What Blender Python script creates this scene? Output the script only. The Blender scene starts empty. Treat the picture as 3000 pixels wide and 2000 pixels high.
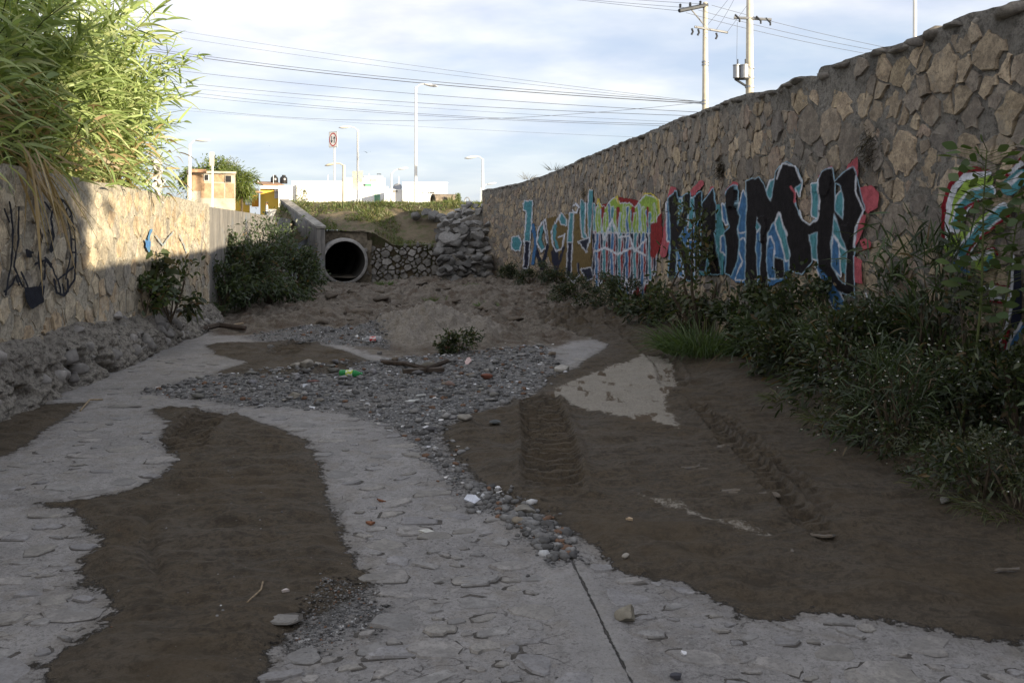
import bpy, math, random
import numpy as np
from mathutils import Vector, Matrix
R = math.radians
scene = bpy.context.scene
coll = scene.collection

# ------------------------------------------------------------------ camera
CAMZ, F, UC, VH = 1.5, 2400.0, 1500.0, 665.0      # eye height, focal length and horizon in photo pixels
cam_d = bpy.data.cameras.new('camera'); cam = bpy.data.objects.new('camera', cam_d); coll.objects.link(cam)
cam.location = (0, 0, CAMZ); cam.rotation_euler = (R(90), 0, 0)
cam_d.sensor_width = 36; cam_d.lens = F / 3000 * 36; cam_d.shift_y = -(1000 - VH) / 3000
cam_d.clip_start = 0.05; cam_d.clip_end = 3000
scene.camera = cam

# ------------------------------------------------------------------ sky and sun
SUN_EL = R(10.5); SAZ = (0.80, -0.60)             # direction towards the sun
w = bpy.data.worlds.new('World'); scene.world = w; w.use_nodes = True
wt = w.node_tree; wt.nodes.clear()
def wn(t, **k):
    n = wt.nodes.new(t)
    for a, b in k.items(): setattr(n, a, b)
    return n
wo = wn('ShaderNodeOutputWorld'); bg = wn('ShaderNodeBackground'); bg.inputs['Strength'].default_value = 0.1
sky = wn('ShaderNodeTexSky', sky_type='NISHITA', sun_disc=False, sun_elevation=SUN_EL, sun_rotation=math.atan2(SAZ[0], SAZ[1]), air_density=1.0, dust_density=1.0, ozone_density=1.4)
tc = wn('ShaderNodeTexCoord'); sx = wn('ShaderNodeSeparateXYZ'); wt.links.new(tc.outputs['Generated'], sx.inputs[0])
def wm(op, a, b=None):
    n = wn('ShaderNodeMath', operation=op)
    for i, x in enumerate((a, b)):
        if x is None: continue
        if isinstance(x, (int, float)): n.inputs[i].default_value = x
        else: wt.links.new(x, n.inputs[i])
    return n.outputs[0]
zz = wm('ADD', wm('MAXIMUM', sx.outputs['Z'], 0.0), 0.16)
cx = wn('ShaderNodeCombineXYZ'); wt.links.new(wm('DIVIDE', sx.outputs['X'], zz), cx.inputs[0]); wt.links.new(wm('DIVIDE', sx.outputs['Y'], zz), cx.inputs[1])
cn = wn('ShaderNodeTexNoise'); cn.inputs['Scale'].default_value = 0.55; cn.inputs['Detail'].default_value = 7; cn.inputs['Roughness'].default_value = 0.55
mpw = wn('ShaderNodeMapping'); mpw.inputs['Location'].default_value = (3.3, 1.2, 0.0); mpw.inputs['Scale'].default_value = (1.0, 1.25, 1)
wt.links.new(cx.outputs[0], mpw.inputs[0]); wt.links.new(mpw.outputs[0], cn.inputs['Vector'])
cr = wn('ShaderNodeValToRGB'); cr.color_ramp.elements[0].position = 0.33; cr.color_ramp.elements[1].position = 0.56
wt.links.new(cn.outputs['Fac'], cr.inputs[0])
cn2 = wn('ShaderNodeTexNoise'); cn2.inputs['Scale'].default_value = 1.9; cn2.inputs['Detail'].default_value = 5
wt.links.new(mpw.outputs[0], cn2.inputs['Vector'])
cc = wn('ShaderNodeValToRGB'); cc.color_ramp.elements[0].position = 0.35; cc.color_ramp.elements[1].position = 0.62
cc.color_ramp.elements[0].color = (0.68, 0.71, 0.84, 1); cc.color_ramp.elements[1].color = (1.06, 1.03, 0.99, 1)
wt.links.new(cn2.outputs['Fac'], cc.inputs[0])
cs = wn('ShaderNodeVectorMath', operation='SCALE'); cs.inputs['Scale'].default_value = 5.2; wt.links.new(cc.outputs[0], cs.inputs[0])
ss = wn('ShaderNodeVectorMath', operation='MULTIPLY'); ss.inputs[1].default_value = (1.05, 1.05, 1.05); wt.links.new(sky.outputs[0], ss.inputs[0])
hz = wn('ShaderNodeMixRGB'); hz.inputs[0].default_value = 0.7; hz.inputs[2].default_value = (2.45, 2.95, 3.9, 1); wt.links.new(ss.outputs[0], hz.inputs[1])
lowz = wn('ShaderNodeMapRange'); lowz.inputs[1].default_value = 0.0; lowz.inputs[2].default_value = 0.30; lowz.inputs[3].default_value = 0.12; lowz.inputs[4].default_value = 1.0; wt.links.new(sx.outputs['Z'], lowz.inputs[0])
mx = wn('ShaderNodeMixRGB'); wt.links.new(wm('MULTIPLY', cr.outputs[0], lowz.outputs[0]), mx.inputs[0]); wt.links.new(hz.outputs[0], mx.inputs[1]); wt.links.new(cs.outputs[0], mx.inputs[2])
wt.links.new(mx.outputs[0], bg.inputs[0]); wt.links.new(bg.outputs[0], wo.inputs[0])

sun_d = bpy.data.lights.new('sun', 'SUN'); sun_d.energy = 5.0; sun_d.angle = R(0.6); sun_d.color = (1.0, 0.86, 0.63)
sun = bpy.data.objects.new('sun', sun_d); coll.objects.link(sun); sun.location = (30, -22, 20)
S = Vector((SAZ[0] * math.cos(SUN_EL), SAZ[1] * math.cos(SUN_EL), math.sin(SUN_EL)))
sun.rotation_euler = S.to_track_quat('Z', 'Y').to_euler()
scene.view_settings.view_transform = 'Standard'; scene.view_settings.look = 'None'; scene.view_settings.gamma = 1
scene.view_settings.use_curve_mapping = False
scene.view_settings.exposure = 1.25
scene.render.engine = 'CYCLES'
scene.cycles.use_denoising = True
try: scene.cycles.denoiser = 'OPENIMAGEDENOISE'
except Exception: pass
scene.cycles.max_bounces = 6; scene.cycles.diffuse_bounces = 2; scene.cycles.transparent_max_bounces = 6

# ------------------------------------------------------------------ numeric helpers
rng = np.random.default_rng(7)
def hash2(ix, iy, seed):
    h = (ix.astype(np.int64) * 374761393 + iy.astype(np.int64) * 668265263 + seed * 1442695041) & 0xFFFFFFFF
    h = ((h ^ (h >> 13)) * 1274126177) & 0xFFFFFFFF
    return ((h ^ (h >> 16)) & 0xFFFF) / 65535.0
def vn(x, y, seed=0):
    x = np.asarray(x, float); y = np.asarray(y, float)
    ix = np.floor(x); iy = np.floor(y); fx = x - ix; fy = y - iy
    fx = fx * fx * (3 - 2 * fx); fy = fy * fy * (3 - 2 * fy)
    a = hash2(ix, iy, seed); b = hash2(ix + 1, iy, seed); c = hash2(ix, iy + 1, seed); d = hash2(ix + 1, iy + 1, seed)
    return (a * (1 - fx) + b * fx) * (1 - fy) + (c * (1 - fx) + d * fx) * fy
def fbm(x, y, seed=0, oct=4, gain=0.5):
    s = 0; a = 1; t = 0
    for o in range(oct):
        s = s + a * (vn(x * 2 ** o, y * 2 ** o, seed + o * 17) - 0.5); t += a; a *= gain
    return s / t * 2                                  # about -1..1
def sst(a, b, x):
    t = np.clip((x - a) / (b - a), 0, 1); return t * t * (3 - 2 * t)
def inpoly(px, py, poly):
    P = np.asarray(poly, float); r = np.zeros(np.shape(px), bool); n = len(P); j = n - 1
    for i in range(n):
        xi, yi = P[i]; xj, yj = P[j]
        if yi != yj:
            r ^= ((yi > py) != (yj > py)) & (px < (xj - xi) * (py - yi) / (yj - yi) + xi)
        j = i
    return r
def dline(px, py, pts, closed=False):
    P = np.asarray(pts, float); d = np.full(np.shape(px), 1e9); n = len(P)
    for i in range(n if closed else n - 1):
        a = P[i]; b = P[(i + 1) % n]; ab = b - a; L = ab @ ab + 1e-12
        t = np.clip(((px - a[0]) * ab[0] + (py - a[1]) * ab[1]) / L, 0, 1)
        d = np.minimum(d, np.hypot(px - a[0] - t * ab[0], py - a[1] - t * ab[1]))
    return d
def sdpoly(px, py, poly):
    d = dline(px, py, poly, True); return np.where(inpoly(px, py, poly), d, -d)

# photo pixel -> point at a depth, or on the sloping channel bed (falls 2.5 % away from the viewer)
def at(u, v, d): return Vector(((u - UC) / F * d, d, CAMZ - (v - VH) / F * d))
def gp(u, v):
    d = CAMZ * F / (v - VH - 60.0); return ((u - UC) / F * d, d)
def fv(pts, k=1.27551): return [gp(a * k, b * k) for a, b in pts]

# ------------------------------------------------------------------ mesh helpers
def new_mesh(name, verts, faces, attrs=None, smooth=False):
    me = bpy.data.meshes.new(name)
    V = np.asarray(verts, np.float32).reshape(-1, 3)
    if isinstance(faces, np.ndarray):
        n, k = faces.shape
        me.vertices.add(len(V)); me.vertices.foreach_set('co', V.ravel())
        me.loops.add(n * k); me.loops.foreach_set('vertex_index', faces.astype(np.int32).ravel())
        me.polygons.add(n); me.polygons.foreach_set('loop_start', np.arange(0, n * k, k, dtype=np.int32))
        me.update(calc_edges=True); me.validate()
    else:
        me.from_pydata([tuple(map(float, v)) for v in V], [], faces); me.update()
    if attrs:
        for an, av in attrs.items():
            av = np.asarray(av, np.float32)
            if av.ndim == 2:
                a = me.color_attributes.new(an, 'FLOAT_COLOR', 'POINT')
                if av.shape[1] == 3: av = np.concatenate([av, np.ones((len(av), 1), np.float32)], 1)
                a.data.foreach_set('color', av.ravel())
            else:
                a = me.attributes.new(an, 'FLOAT', 'POINT'); a.data.foreach_set('value', av)
    if smooth: me.polygons.foreach_set('use_smooth', np.ones(len(me.polygons), bool))
    return me
def mk(name, verts, faces, mat, parent=None, origin=None, attrs=None, smooth=False):
    V = np.asarray(verts, float).reshape(-1, 3)
    if origin is not None: V = V - np.asarray(origin, float)
    me = new_mesh(name, V, faces, attrs, smooth)
    for m in (mat if isinstance(mat, (list, tuple)) else [mat]): me.materials.append(m)
    o = bpy.data.objects.new(name, me); coll.objects.link(o)
    if origin is not None: o.location = tuple(map(float, origin))
    if parent is not None:
        o.parent = parent
        if origin is not None: o.location = Vector(o.location) - Vector(parent.location)
    return o
def tag(o, label=None, cat=None, group=None, kind=None):
    if label: o['label'] = label
    if cat: o['category'] = cat
    if group: o['group'] = group
    if kind: o['kind'] = kind
    return o
def empty(name, loc, label, cat, group=None):
    o = bpy.data.objects.new(name, None); coll.objects.link(o); o.location = loc; o.empty_display_size = 0.2
    return tag(o, label, cat, group)
class MB:
    def __init__(s): s.v = []; s.f = []
    def add(s, V, Fc):
        b = len(s.v); s.v += [tuple(map(float, p)) for p in V]; s.f += [tuple(i + b for i in f) for f in Fc]; return s
    def box(s, c, d, rz=0, rot=None):
        M = rot or Matrix.Rotation(rz, 3, 'Z'); c = Vector(c)
        V = [c + M @ Vector((x * d[0] / 2, y * d[1] / 2, z * d[2] / 2)) for x in (-1, 1) for y in (-1, 1) for z in (-1, 1)]
        return s.add(V, [(0, 1, 3, 2), (4, 6, 7, 5), (0, 4, 5, 1), (2, 3, 7, 6), (0, 2, 6, 4), (1, 5, 7, 3)])
    def hexa(s, b4, t4):
        return s.add(list(b4) + list(t4), [(3, 2, 1, 0), (4, 5, 6, 7), (0, 1, 5, 4), (1, 2, 6, 5), (2, 3, 7, 6), (3, 0, 4, 7)])
    def tube(s, pts, rad, n=8, cap=True):
        pts = [Vector(p) for p in pts]; m = len(pts)
        rad = [rad] * m if isinstance(rad, (int, float)) else list(rad)
        up = None; rings = []
        for i, p in enumerate(pts):
            t = (pts[min(i + 1, m - 1)] - pts[max(i - 1, 0)]).normalized()
            a = t.orthogonal().normalized() if up is None else (up - t * up.dot(t)).normalized()
            up = a; b = t.cross(a)
            rings.append([p + (a * math.cos(k * 2 * math.pi / n) + b * math.sin(k * 2 * math.pi / n)) * rad[i] for k in range(n)])
        V = [q for r_ in rings for q in r_]
        Fc = [(i * n + k, i * n + (k + 1) % n, (i + 1) * n + (k + 1) % n, (i + 1) * n + k) for i in range(m - 1) for k in range(n)]
        if cap: Fc += [tuple(range(n - 1, -1, -1)), tuple((m - 1) * n + k for k in range(n))]
        return s.add(V, Fc)
    def lathe(s, prof, c=(0, 0, 0), n=16, M=None):
        c = Vector(c); M = M or Matrix.Identity(3); V = []; Fc = []
        for r_, z in prof: V += [c + M @ Vector((r_ * math.cos(k * 2 * math.pi / n), r_ * math.sin(k * 2 * math.pi / n), z)) for k in range(n)]
        for i in range(len(prof) - 1): Fc += [(i * n + k, i * n + (k + 1) % n, (i + 1) * n + (k + 1) % n, (i + 1) * n + k) for k in range(n)]
        return s.add(V, Fc)
    def build(s, name, mat, parent=None, origin=None, smooth=False):
        return mk(name, s.v, s.f, mat, parent, origin, None, smooth)
def tint_attr(o, col):
    me = o.data; a = me.color_attributes.new('tint', 'FLOAT_COLOR', 'POINT')
    a.data.foreach_set('color', np.tile(np.array([*col, 1], np.float32), len(me.vertices)))
    return o

# ------------------------------------------------------------------ materials
class MT:
    def __init__(s, name):
        s.m = bpy.data.materials.new(name); s.m.use_nodes = True; s.t = s.m.node_tree; s.t.nodes.clear()
        s.out = s.t.nodes.new('ShaderNodeOutputMaterial'); s.b = s.t.nodes.new('ShaderNodeBsdfPrincipled')
        s.t.links.new(s.b.outputs[0], s.out.inputs[0]); s.b.inputs['Roughness'].default_value = 0.9
        s.b.inputs['Specular IOR Level'].default_value = 0.25
        s.pos = s.n('ShaderNodeNewGeometry').outputs['Position']
    def n(s, t, **k):
        x = s.t.nodes.new(t)
        for a, b in k.items(): setattr(x, a, b)
        return x
    def L(s, a, b): s.t.links.new(a, b)
    def put(s, x, sock):
        if isinstance(x, bpy.types.NodeSocket): s.L(x, sock)
        elif isinstance(x, (tuple, list)): sock.default_value = (*x, 1) if len(x) == 3 and sock.type == 'RGBA' else x
        else: sock.default_value = x
    def noise(s, scale, detail=4, rough=0.55, vec=None, stretch=None, dist=0.0):
        n = s.n('ShaderNodeTexNoise'); n.inputs['Scale'].default_value = scale; n.inputs['Detail'].default_value = detail
        n.inputs['Roughness'].default_value = rough; n.inputs['Distortion'].default_value = dist
        v = vec or s.pos
        if stretch:
            m = s.n('ShaderNodeMapping'); m.inputs['Scale'].default_value = stretch; s.L(v, m.inputs[0]); v = m.outputs[0]
        s.L(v, n.inputs['Vector']); return n.outputs['Fac']
    def voro(s, scale, feature='F1', stretch=None, out='Distance'):
        n = s.n('ShaderNodeTexVoronoi', feature=feature); n.inputs['Scale'].default_value = scale; v = s.pos
        if stretch:
            m = s.n('ShaderNodeMapping'); m.inputs['Scale'].default_value = stretch; s.L(v, m.inputs[0]); v = m.outputs[0]
        s.L(v, n.inputs['Vector']); return n.outputs[out]
    def math(s, op, a, b=0.0, c=0.0):
        n = s.n('ShaderNodeMath', operation=op); s.put(a, n.inputs[0]); s.put(b, n.inputs[1]); s.put(c, n.inputs[2]); return n.outputs[0]
    def ramp(s, x, a, b, lo=0.0, hi=1.0):
        n = s.n('ShaderNodeMapRange', interpolation_type='SMOOTHSTEP'); s.L(x, n.inputs[0])
        n.inputs[1].default_value = a; n.inputs[2].default_value = b; n.inputs[3].default_value = lo; n.inputs[4].default_value = hi
        return n.outputs[0]
    def mix(s, f, a, b, mode='MIX'):
        n = s.n('ShaderNodeMixRGB', blend_type=mode); s.put(f, n.inputs[0]); s.put(a, n.inputs[1]); s.put(b, n.inputs[2]); return n.outputs[0]
    def attr(s, name, fac=False):
        n = s.n('ShaderNodeAttribute', attribute_name=name); return n.outputs['Fac' if fac else 'Color']
    def bump(s, h, strength=0.5, dist=0.02, prev=None):
        n = s.n('ShaderNodeBump'); n.inputs['Strength'].default_value = strength; n.inputs['Distance'].default_value = dist
        s.L(h, n.inputs['Height'])
        if prev is not None: s.L(prev, n.inputs['Normal'])
        s.L(n.outputs[0], s.b.inputs['Normal']); return n.outputs[0]
    def col(s, c): s.put(c, s.b.inputs['Base Color']); return s
    def rough(s, r): s.put(r, s.b.inputs['Roughness']); return s
def plain(name, col, rough=0.8, var=0.25, scale=6, metal=0.0, bump=0.0, stretch=None, spec=0.25):
    k = MT(name); n = k.noise(scale, 5, 0.6, stretch=stretch)
    k.col(k.mix(k.ramp(n, 0.3, 0.7), tuple(c * (1 - var) for c in col), tuple(min(1, c * (1 + var)) for c in col)))
    k.rough(rough); k.b.inputs['Metallic'].default_value = metal; k.b.inputs['Specular IOR Level'].default_value = spec
    if bump: k.bump(k.noise(scale * 5, 5, 0.6), bump, 0.01)
    return k.m
M = {}
# rubble-wall stone: tint stored on each stone
def stone_mat(name, dust, dustf):
    k = MT(name); t = k.attr('tint')
    c = k.mix(k.ramp(k.noise(9, 7, 0.72), 0.4, 0.62), k.mix(1, t, (0.72, 0.7, 0.68), 'MULTIPLY'), k.mix(1, t, (1.22, 1.2, 1.14), 'MULTIPLY'))
    c = k.mix(k.ramp(k.noise(38, 6, 0.75), 0.47, 0.62, 0, 0.5), c, (0.07, 0.062, 0.054))
    c = k.mix(k.ramp(k.noise(110, 4, 0.7), 0.5, 0.75, 0, 0.35), c, k.mix(1, t, (1.6, 1.6, 1.6), 'MULTIPLY'))
    c = k.mix(k.ramp(k.noise(3.1, 6, 0.7), 0.52, 0.7, 0, dustf), c, dust)
    k.col(c); k.rough(0.93); b = k.bump(k.noise(22, 7, 0.7), 0.55, 0.012); k.bump(k.noise(95, 4, 0.6), 0.35, 0.004, b)
    return k.m
M['stone'] = stone_mat('wall_stone', (0.22, 0.195, 0.16), 0.8)
M['stoneL'] = stone_mat('left_wall_stone', (0.48, 0.43, 0.34), 0.95)
def mortar_mat(name, a, b, dark):
    k = MT(name); c = k.mix(k.ramp(k.noise(2.2, 6, 0.65), 0.3, 0.7), a, b)
    c = k.mix(k.ramp(k.noise(17, 7, 0.75), 0.49, 0.60, 0, 0.8), c, dark); c = k.mix(k.ramp(k.noise(45, 6, 0.75), 0.49, 0.6, 0, 0.55), c, dark)
    c = k.mix(k.ramp(k.noise(3.0, 6, 0.6, stretch=(1, 1, 0.25)), 0.55, 0.75, 0, 0.5), c, (0.05, 0.048, 0.046))
    k.col(c); k.rough(0.95); p = k.bump(k.noise(13, 8, 0.75), 1.0, 0.05); k.bump(k.noise(60, 5, 0.7), 0.6, 0.012, p)
    return k.m
M['mortar'] = mortar_mat('rough_mortar', (0.20, 0.182, 0.157), (0.29, 0.264, 0.228), (0.10, 0.091, 0.079))
M['plaster'] = mortar_mat('old_plaster', (0.40, 0.365, 0.30), (0.54, 0.485, 0.385), (0.22, 0.20, 0.165))
M['footing'] = mortar_mat('eroded_footing', (0.22, 0.20, 0.175), (0.33, 0.305, 0.265), (0.07, 0.063, 0.055))
M['concrete'] = plain('weathered_concrete', (0.24, 0.225, 0.2), 0.93, 0.35, 3, bump=0.5)
M['pipe'] = plain('pipe_concrete', (0.27, 0.26, 0.245), 0.9, 0.3, 5, bump=0.5)
M['pipe_in'] = plain('pipe_inside_shade', (0.05, 0.047, 0.043), 0.8, 0.3, 3, bump=0.3)  # pipe concrete coloured near black, the deep shade inside put into the colour
def attr_mat(name, rough=0.9, bumpd=0.004, scale=60, spec=0.25):
    k = MT(name); t = k.attr('tint')
    k.col(k.mix(k.ramp(k.noise(scale / 3, 5, 0.65), 0.3, 0.7), k.mix(1, t, (0.75, 0.75, 0.75), 'MULTIPLY'), k.mix(1, t, (1.2, 1.2, 1.2), 'MULTIPLY')))
    k.rough(rough); k.b.inputs['Specular IOR Level'].default_value = spec
    k.bump(k.noise(scale, 5, 0.65), 0.6, bumpd); return k.m
M['rock'] = attr_mat('loose_rock', 0.92, 0.008, 45)
k = MT('spray_paint'); t = k.attr('tint'); nz_ = k.noise(26, 6, .7)
k.col(k.mix(k.ramp(k.noise(12, 6, .7), .42, .6), k.mix(1, t, (.8, .8, .8), 'MULTIPLY'), k.mix(1, t, (1.15, 1.15, 1.15), 'MULTIPLY'))); k.rough(.88); k.b.inputs['Specular IOR Level'].default_value = .08
k.bump(k.noise(40, 6, .7), .6, .01)
al_ = k.ramp(k.math('ADD', k.attr('cover', True), k.math('MULTIPLY', k.math('SUBTRACT', nz_, .5), .7)), .25, .62)
tp_ = k.n('ShaderNodeBsdfTransparent'); ms_ = k.n('ShaderNodeMixShader'); k.L(al_, ms_.inputs[0]); k.L(tp_.outputs[0], ms_.inputs[1]); k.L(k.b.outputs[0], ms_.inputs[2]); k.L(ms_.outputs[0], k.out.inputs[0]); M['paint'] = k.m
def leaf_mat(name, trans=0.35, rough=0.5):
    k = MT(name); t = k.attr('tint')
    d = k.n('ShaderNodeBsdfDiffuse'); tr = k.n('ShaderNodeBsdfTranslucent'); gl = k.n('ShaderNodeBsdfGlossy'); gl.inputs['Roughness'].default_value = rough
    k.L(t, d.inputs[0]); k.L(k.mix(1, t, (1.25, 1.2, 0.55), 'MULTIPLY'), tr.inputs[0]); gl.inputs[0].default_value = (0.9, 0.9, 0.9, 1)
    a = k.n('ShaderNodeMixShader'); a.inputs[0].default_value = trans; k.L(d.outputs[0], a.inputs[1]); k.L(tr.outputs[0], a.inputs[2])
    b = k.n('ShaderNodeMixShader'); b.inputs[0].default_value = 0.035; k.L(a.outputs[0], b.inputs[1]); k.L(gl.outputs[0], b.inputs[2])
    k.L(b.outputs[0], k.out.inputs[0]); return k.m
M['leaf'] = leaf_mat('leaf'); M['petal'] = leaf_mat('petal', 0.3)
M['bark'] = plain('bark', (0.075, 0.058, 0.04), 0.95, 0.35, 12, bump=0.5)
M['stemgreen'] = plain('green_stem', (0.075, 0.09, 0.03), 0.8, 0.3, 9)
M['white'] = plain('white_wall', (0.80, 0.79, 0.76), 0.9, 0.05, 0.6)
M['yellow'] = plain('yellow_wall', (0.78, 0.52, 0.09), 0.9, 0.08, 0.8)
M['orange'] = plain('orange_wall', (0.60, 0.27, 0.04), 0.9, 0.08, 0.8)
M['brickwall'] = plain('brick_wall', (0.40, 0.27, 0.17), 0.95, 0.2, 2.5)
M['bare'] = plain('bare_concrete', (0.45, 0.40, 0.32), 0.92, 0.15, 1.5)
M['roof'] = plain('tile_roof', (0.36, 0.22, 0.14), 0.9, 0.25, 4)
M['dark'] = plain('dark_opening', (0.02, 0.02, 0.022), 0.4, 0.2, 3)
M['tank'] = plain('black_tank', (0.02, 0.02, 0.022), 0.45, 0.2, 2)
M['galv'] = plain('galvanised', (0.74, 0.74, 0.72), 0.5, 0.06, 3, 0.1)
M['polec'] = plain('pole_concrete', (0.52, 0.47, 0.37), 0.9, 0.12, 3)
M['steel'] = plain('grey_steel', (0.30, 0.31, 0.33), 0.5, 0.12, 4, 0.5)
M['darksteel'] = plain('dark_steel', (0.05, 0.055, 0.065), 0.6, 0.2, 4, 0.3)
M['wire'] = plain('cable', (0.16, 0.16, 0.17), 0.7, 0.1, 1)
M['signwhite'] = plain('sign_white', (0.66, 0.66, 0.66), 0.5, 0.05, 9)
M['signback'] = plain('sign_back', (0.42, 0.39, 0.33), 0.6, 0.1, 4)
M['red'] = plain('sign_red', (0.42, 0.03, 0.03), 0.5, 0.1, 9)
M['black'] = plain('sign_black', (0.012, 0.012, 0.014), 0.5, 0.1, 9)
M['green'] = plain('green_paint', (0.10, 0.36, 0.17), 0.6, 0.1, 2)
M['bag'] = plain('plastic_bag', (0.55, 0.53, 0.50), 0.6, 0.08, 8, bump=0.3)
# ================================================================== the channel bed
SAND1 = fv([(345,937),(400,935),(480,940),(560,955),(640,985),(705,1015),(740,1060),(750,1110),(765,1170),(775,1230),(810,1280),(840,1330),(800,1365),(750,1395),(690,1420),(650,1450),(625,1500),(600,1568),(560,1800),(60,1800),(120,1568),(105,1525),(150,1500),(210,1460),(270,1410),(235,1370),(190,1330),(185,1280),(240,1245),(190,1210),(150,1175),(90,1155),(190,1148),(290,1130),(370,1095),(400,1050),(370,1005),(385,965)])
SAND2 = fv([(1010,990),(1060,960),(1150,930),(1230,905),(1250,870),(1330,840),(1400,790),(1250,740),(1230,715),(1300,705),(1480,725),(1560,760),(1750,830),(1950,900),(2352,1060),(2700,1180),(3300,1300),(3500,1490),(2900,1480),(2352,1482),(2280,1475),(2200,1455),(2080,1430),(1960,1415),(1830,1400),(1800,1425),(1700,1410),(1560,1340),(1450,1320),(1390,1270),(1310,1225),(1250,1185),(1170,1165),(1110,1110),(1050,1060)])
PALE = fv([(1255,910),(1330,870),(1420,840),(1470,822),(1540,826),(1550,880),(1525,930),(1560,990),(1500,978),(1400,955),(1320,935)])
PALE2 = fv([(1430,1118),(1520,1150),(1640,1190),(1780,1235),(1800,1245),(1700,1235),(1600,1205),(1500,1165)])
SAND4 = fv([(470,792),(560,786),(700,782),(760,796),(850,826),(780,860),(600,862),(500,856),(565,832),(500,815)])
SAND5 = fv([(0,960),(60,930),(200,925),(100,990),(0,1050),(-200,1100),(-200,1000)])
GRAV = fv([(320,900),(480,862),(620,852),(820,832),(1000,815),(1250,795),(1295,850),(1240,892),(1160,930),(1060,962),(1005,1000),(1080,1090),(1120,1140),(1060,1130),(1000,1060),(900,975),(740,938),(560,930),(430,915)])
GRAV2 = fv([(1080,1110),(1180,1150),(1250,1190),(1330,1290),(1295,1285),(1200,1200),(1090,1160)])
GRAV3 = fv([(745,1345),(800,1340),(850,1360),(840,1385),(890,1415),(870,1445),(800,1440),(690,1500),(650,1480),(700,1420)])
GRAV4 = fv([(560,775),(700,745),(860,760),(900,800),(760,790),(640,790)])
DIRT = fv([(500,770),(640,768),(760,782),(860,815),(1000,832),(1180,820),(1280,795),(1420,760),(1500,735),(1700,800),(1900,860),(1750,650),(1300,615),(1100,597),(850,595),(600,640),(430,740)])
HEAPC, HEAPR = gp(1240, 1000), (1.5, 1.6)
CRACK = fv([(1300,1255),(1318,1300),(1345,1352),(1385,1438),(1400,1470),(1450,1568),(1500,1650)])
STRIP = fv([(1190,1195),(1310,1240),(1400,1390),(1440,1480),(1530,1640),(1390,1640),(1330,1480),(1260,1330)])
TRACKS = [(fv([(1228,905),(1240,930),(1256,985),(1265,1045),(1268,1105),(1262,1165)]), 0.19, 0.034, 0.115),
          (fv([(1590,925),(1640,980),(1720,1060),(1800,1150),(1870,1220),(1950,1310)]), 0.075, 0.028, 0.13),
          (fv([(1640,950),(1720,1010),(1800,1085),(1880,1160),(1960,1235)]), 0.06, 0.022, 0.13),
          (fv([(520,930),(470,965),(425,1010),(395,1060)]), 0.17, 0.028, 0.13),
          (fv([(720,775),(670,800),(640,825)]), 0.2, 0.03, 0.2),
          (fv([(1400,745),(1470,790),(1530,840),(1555,900)]), 0.16, 0.02, 0.2)]
GROOVE = fv([(345,1180),(338,1215),(342,1260),(352,1300),(372,1335)])
def track_coord(x, y, pts):
    P = np.asarray(pts, float); best = np.full(np.shape(x), 1e9); tt = np.zeros(np.shape(x)); ll = np.zeros(np.shape(x)); acc = 0.0
    for i in range(len(P) - 1):
        a, b = P[i], P[i + 1]; ab = b - a; L = np.hypot(*ab)
        t = ((x - a[0]) * ab[0] + (y - a[1]) * ab[1]) / (L * L); tc_ = np.clip(t, 0, 1)
        dx = x - a[0] - tc_ * ab[0]; dy = y - a[1] - tc_ * ab[1]; d = np.hypot(dx, dy)
        sg = np.sign(ab[0] * (y - a[1]) - ab[1] * (x - a[0])); m = d < best
        best = np.where(m, d, best); tt = np.where(m, sg * d, tt); ll = np.where(m, acc + tc_ * L, ll); acc += L
    return tt, ll, acc
def masks(x, y):
    wob = 0.05 * fbm(x * 3.1, y * 3.1, 3, 3)
    s = np.maximum.reduce([sdpoly(x, y, SAND1), sdpoly(x, y, SAND2), sdpoly(x, y, SAND4), sdpoly(x, y, SAND5)]) + wob
    p = np.maximum(sdpoly(x, y, PALE), sdpoly(x, y, PALE2) - 0.05) + wob * 0.7
    g = np.maximum.reduce([sdpoly(x, y, GRAV), sdpoly(x, y, GRAV2), sdpoly(x, y, GRAV3) - 0.02, sdpoly(x, y, GRAV4)]) + wob
    d = sdpoly(x, y, DIRT) + wob * 3
    h = 1 - np.hypot((x - HEAPC[0]) / HEAPR[0], (y - HEAPC[1] - 1.2) / (HEAPR[1] + 0.6))
    return s, p, g, d, h
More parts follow.
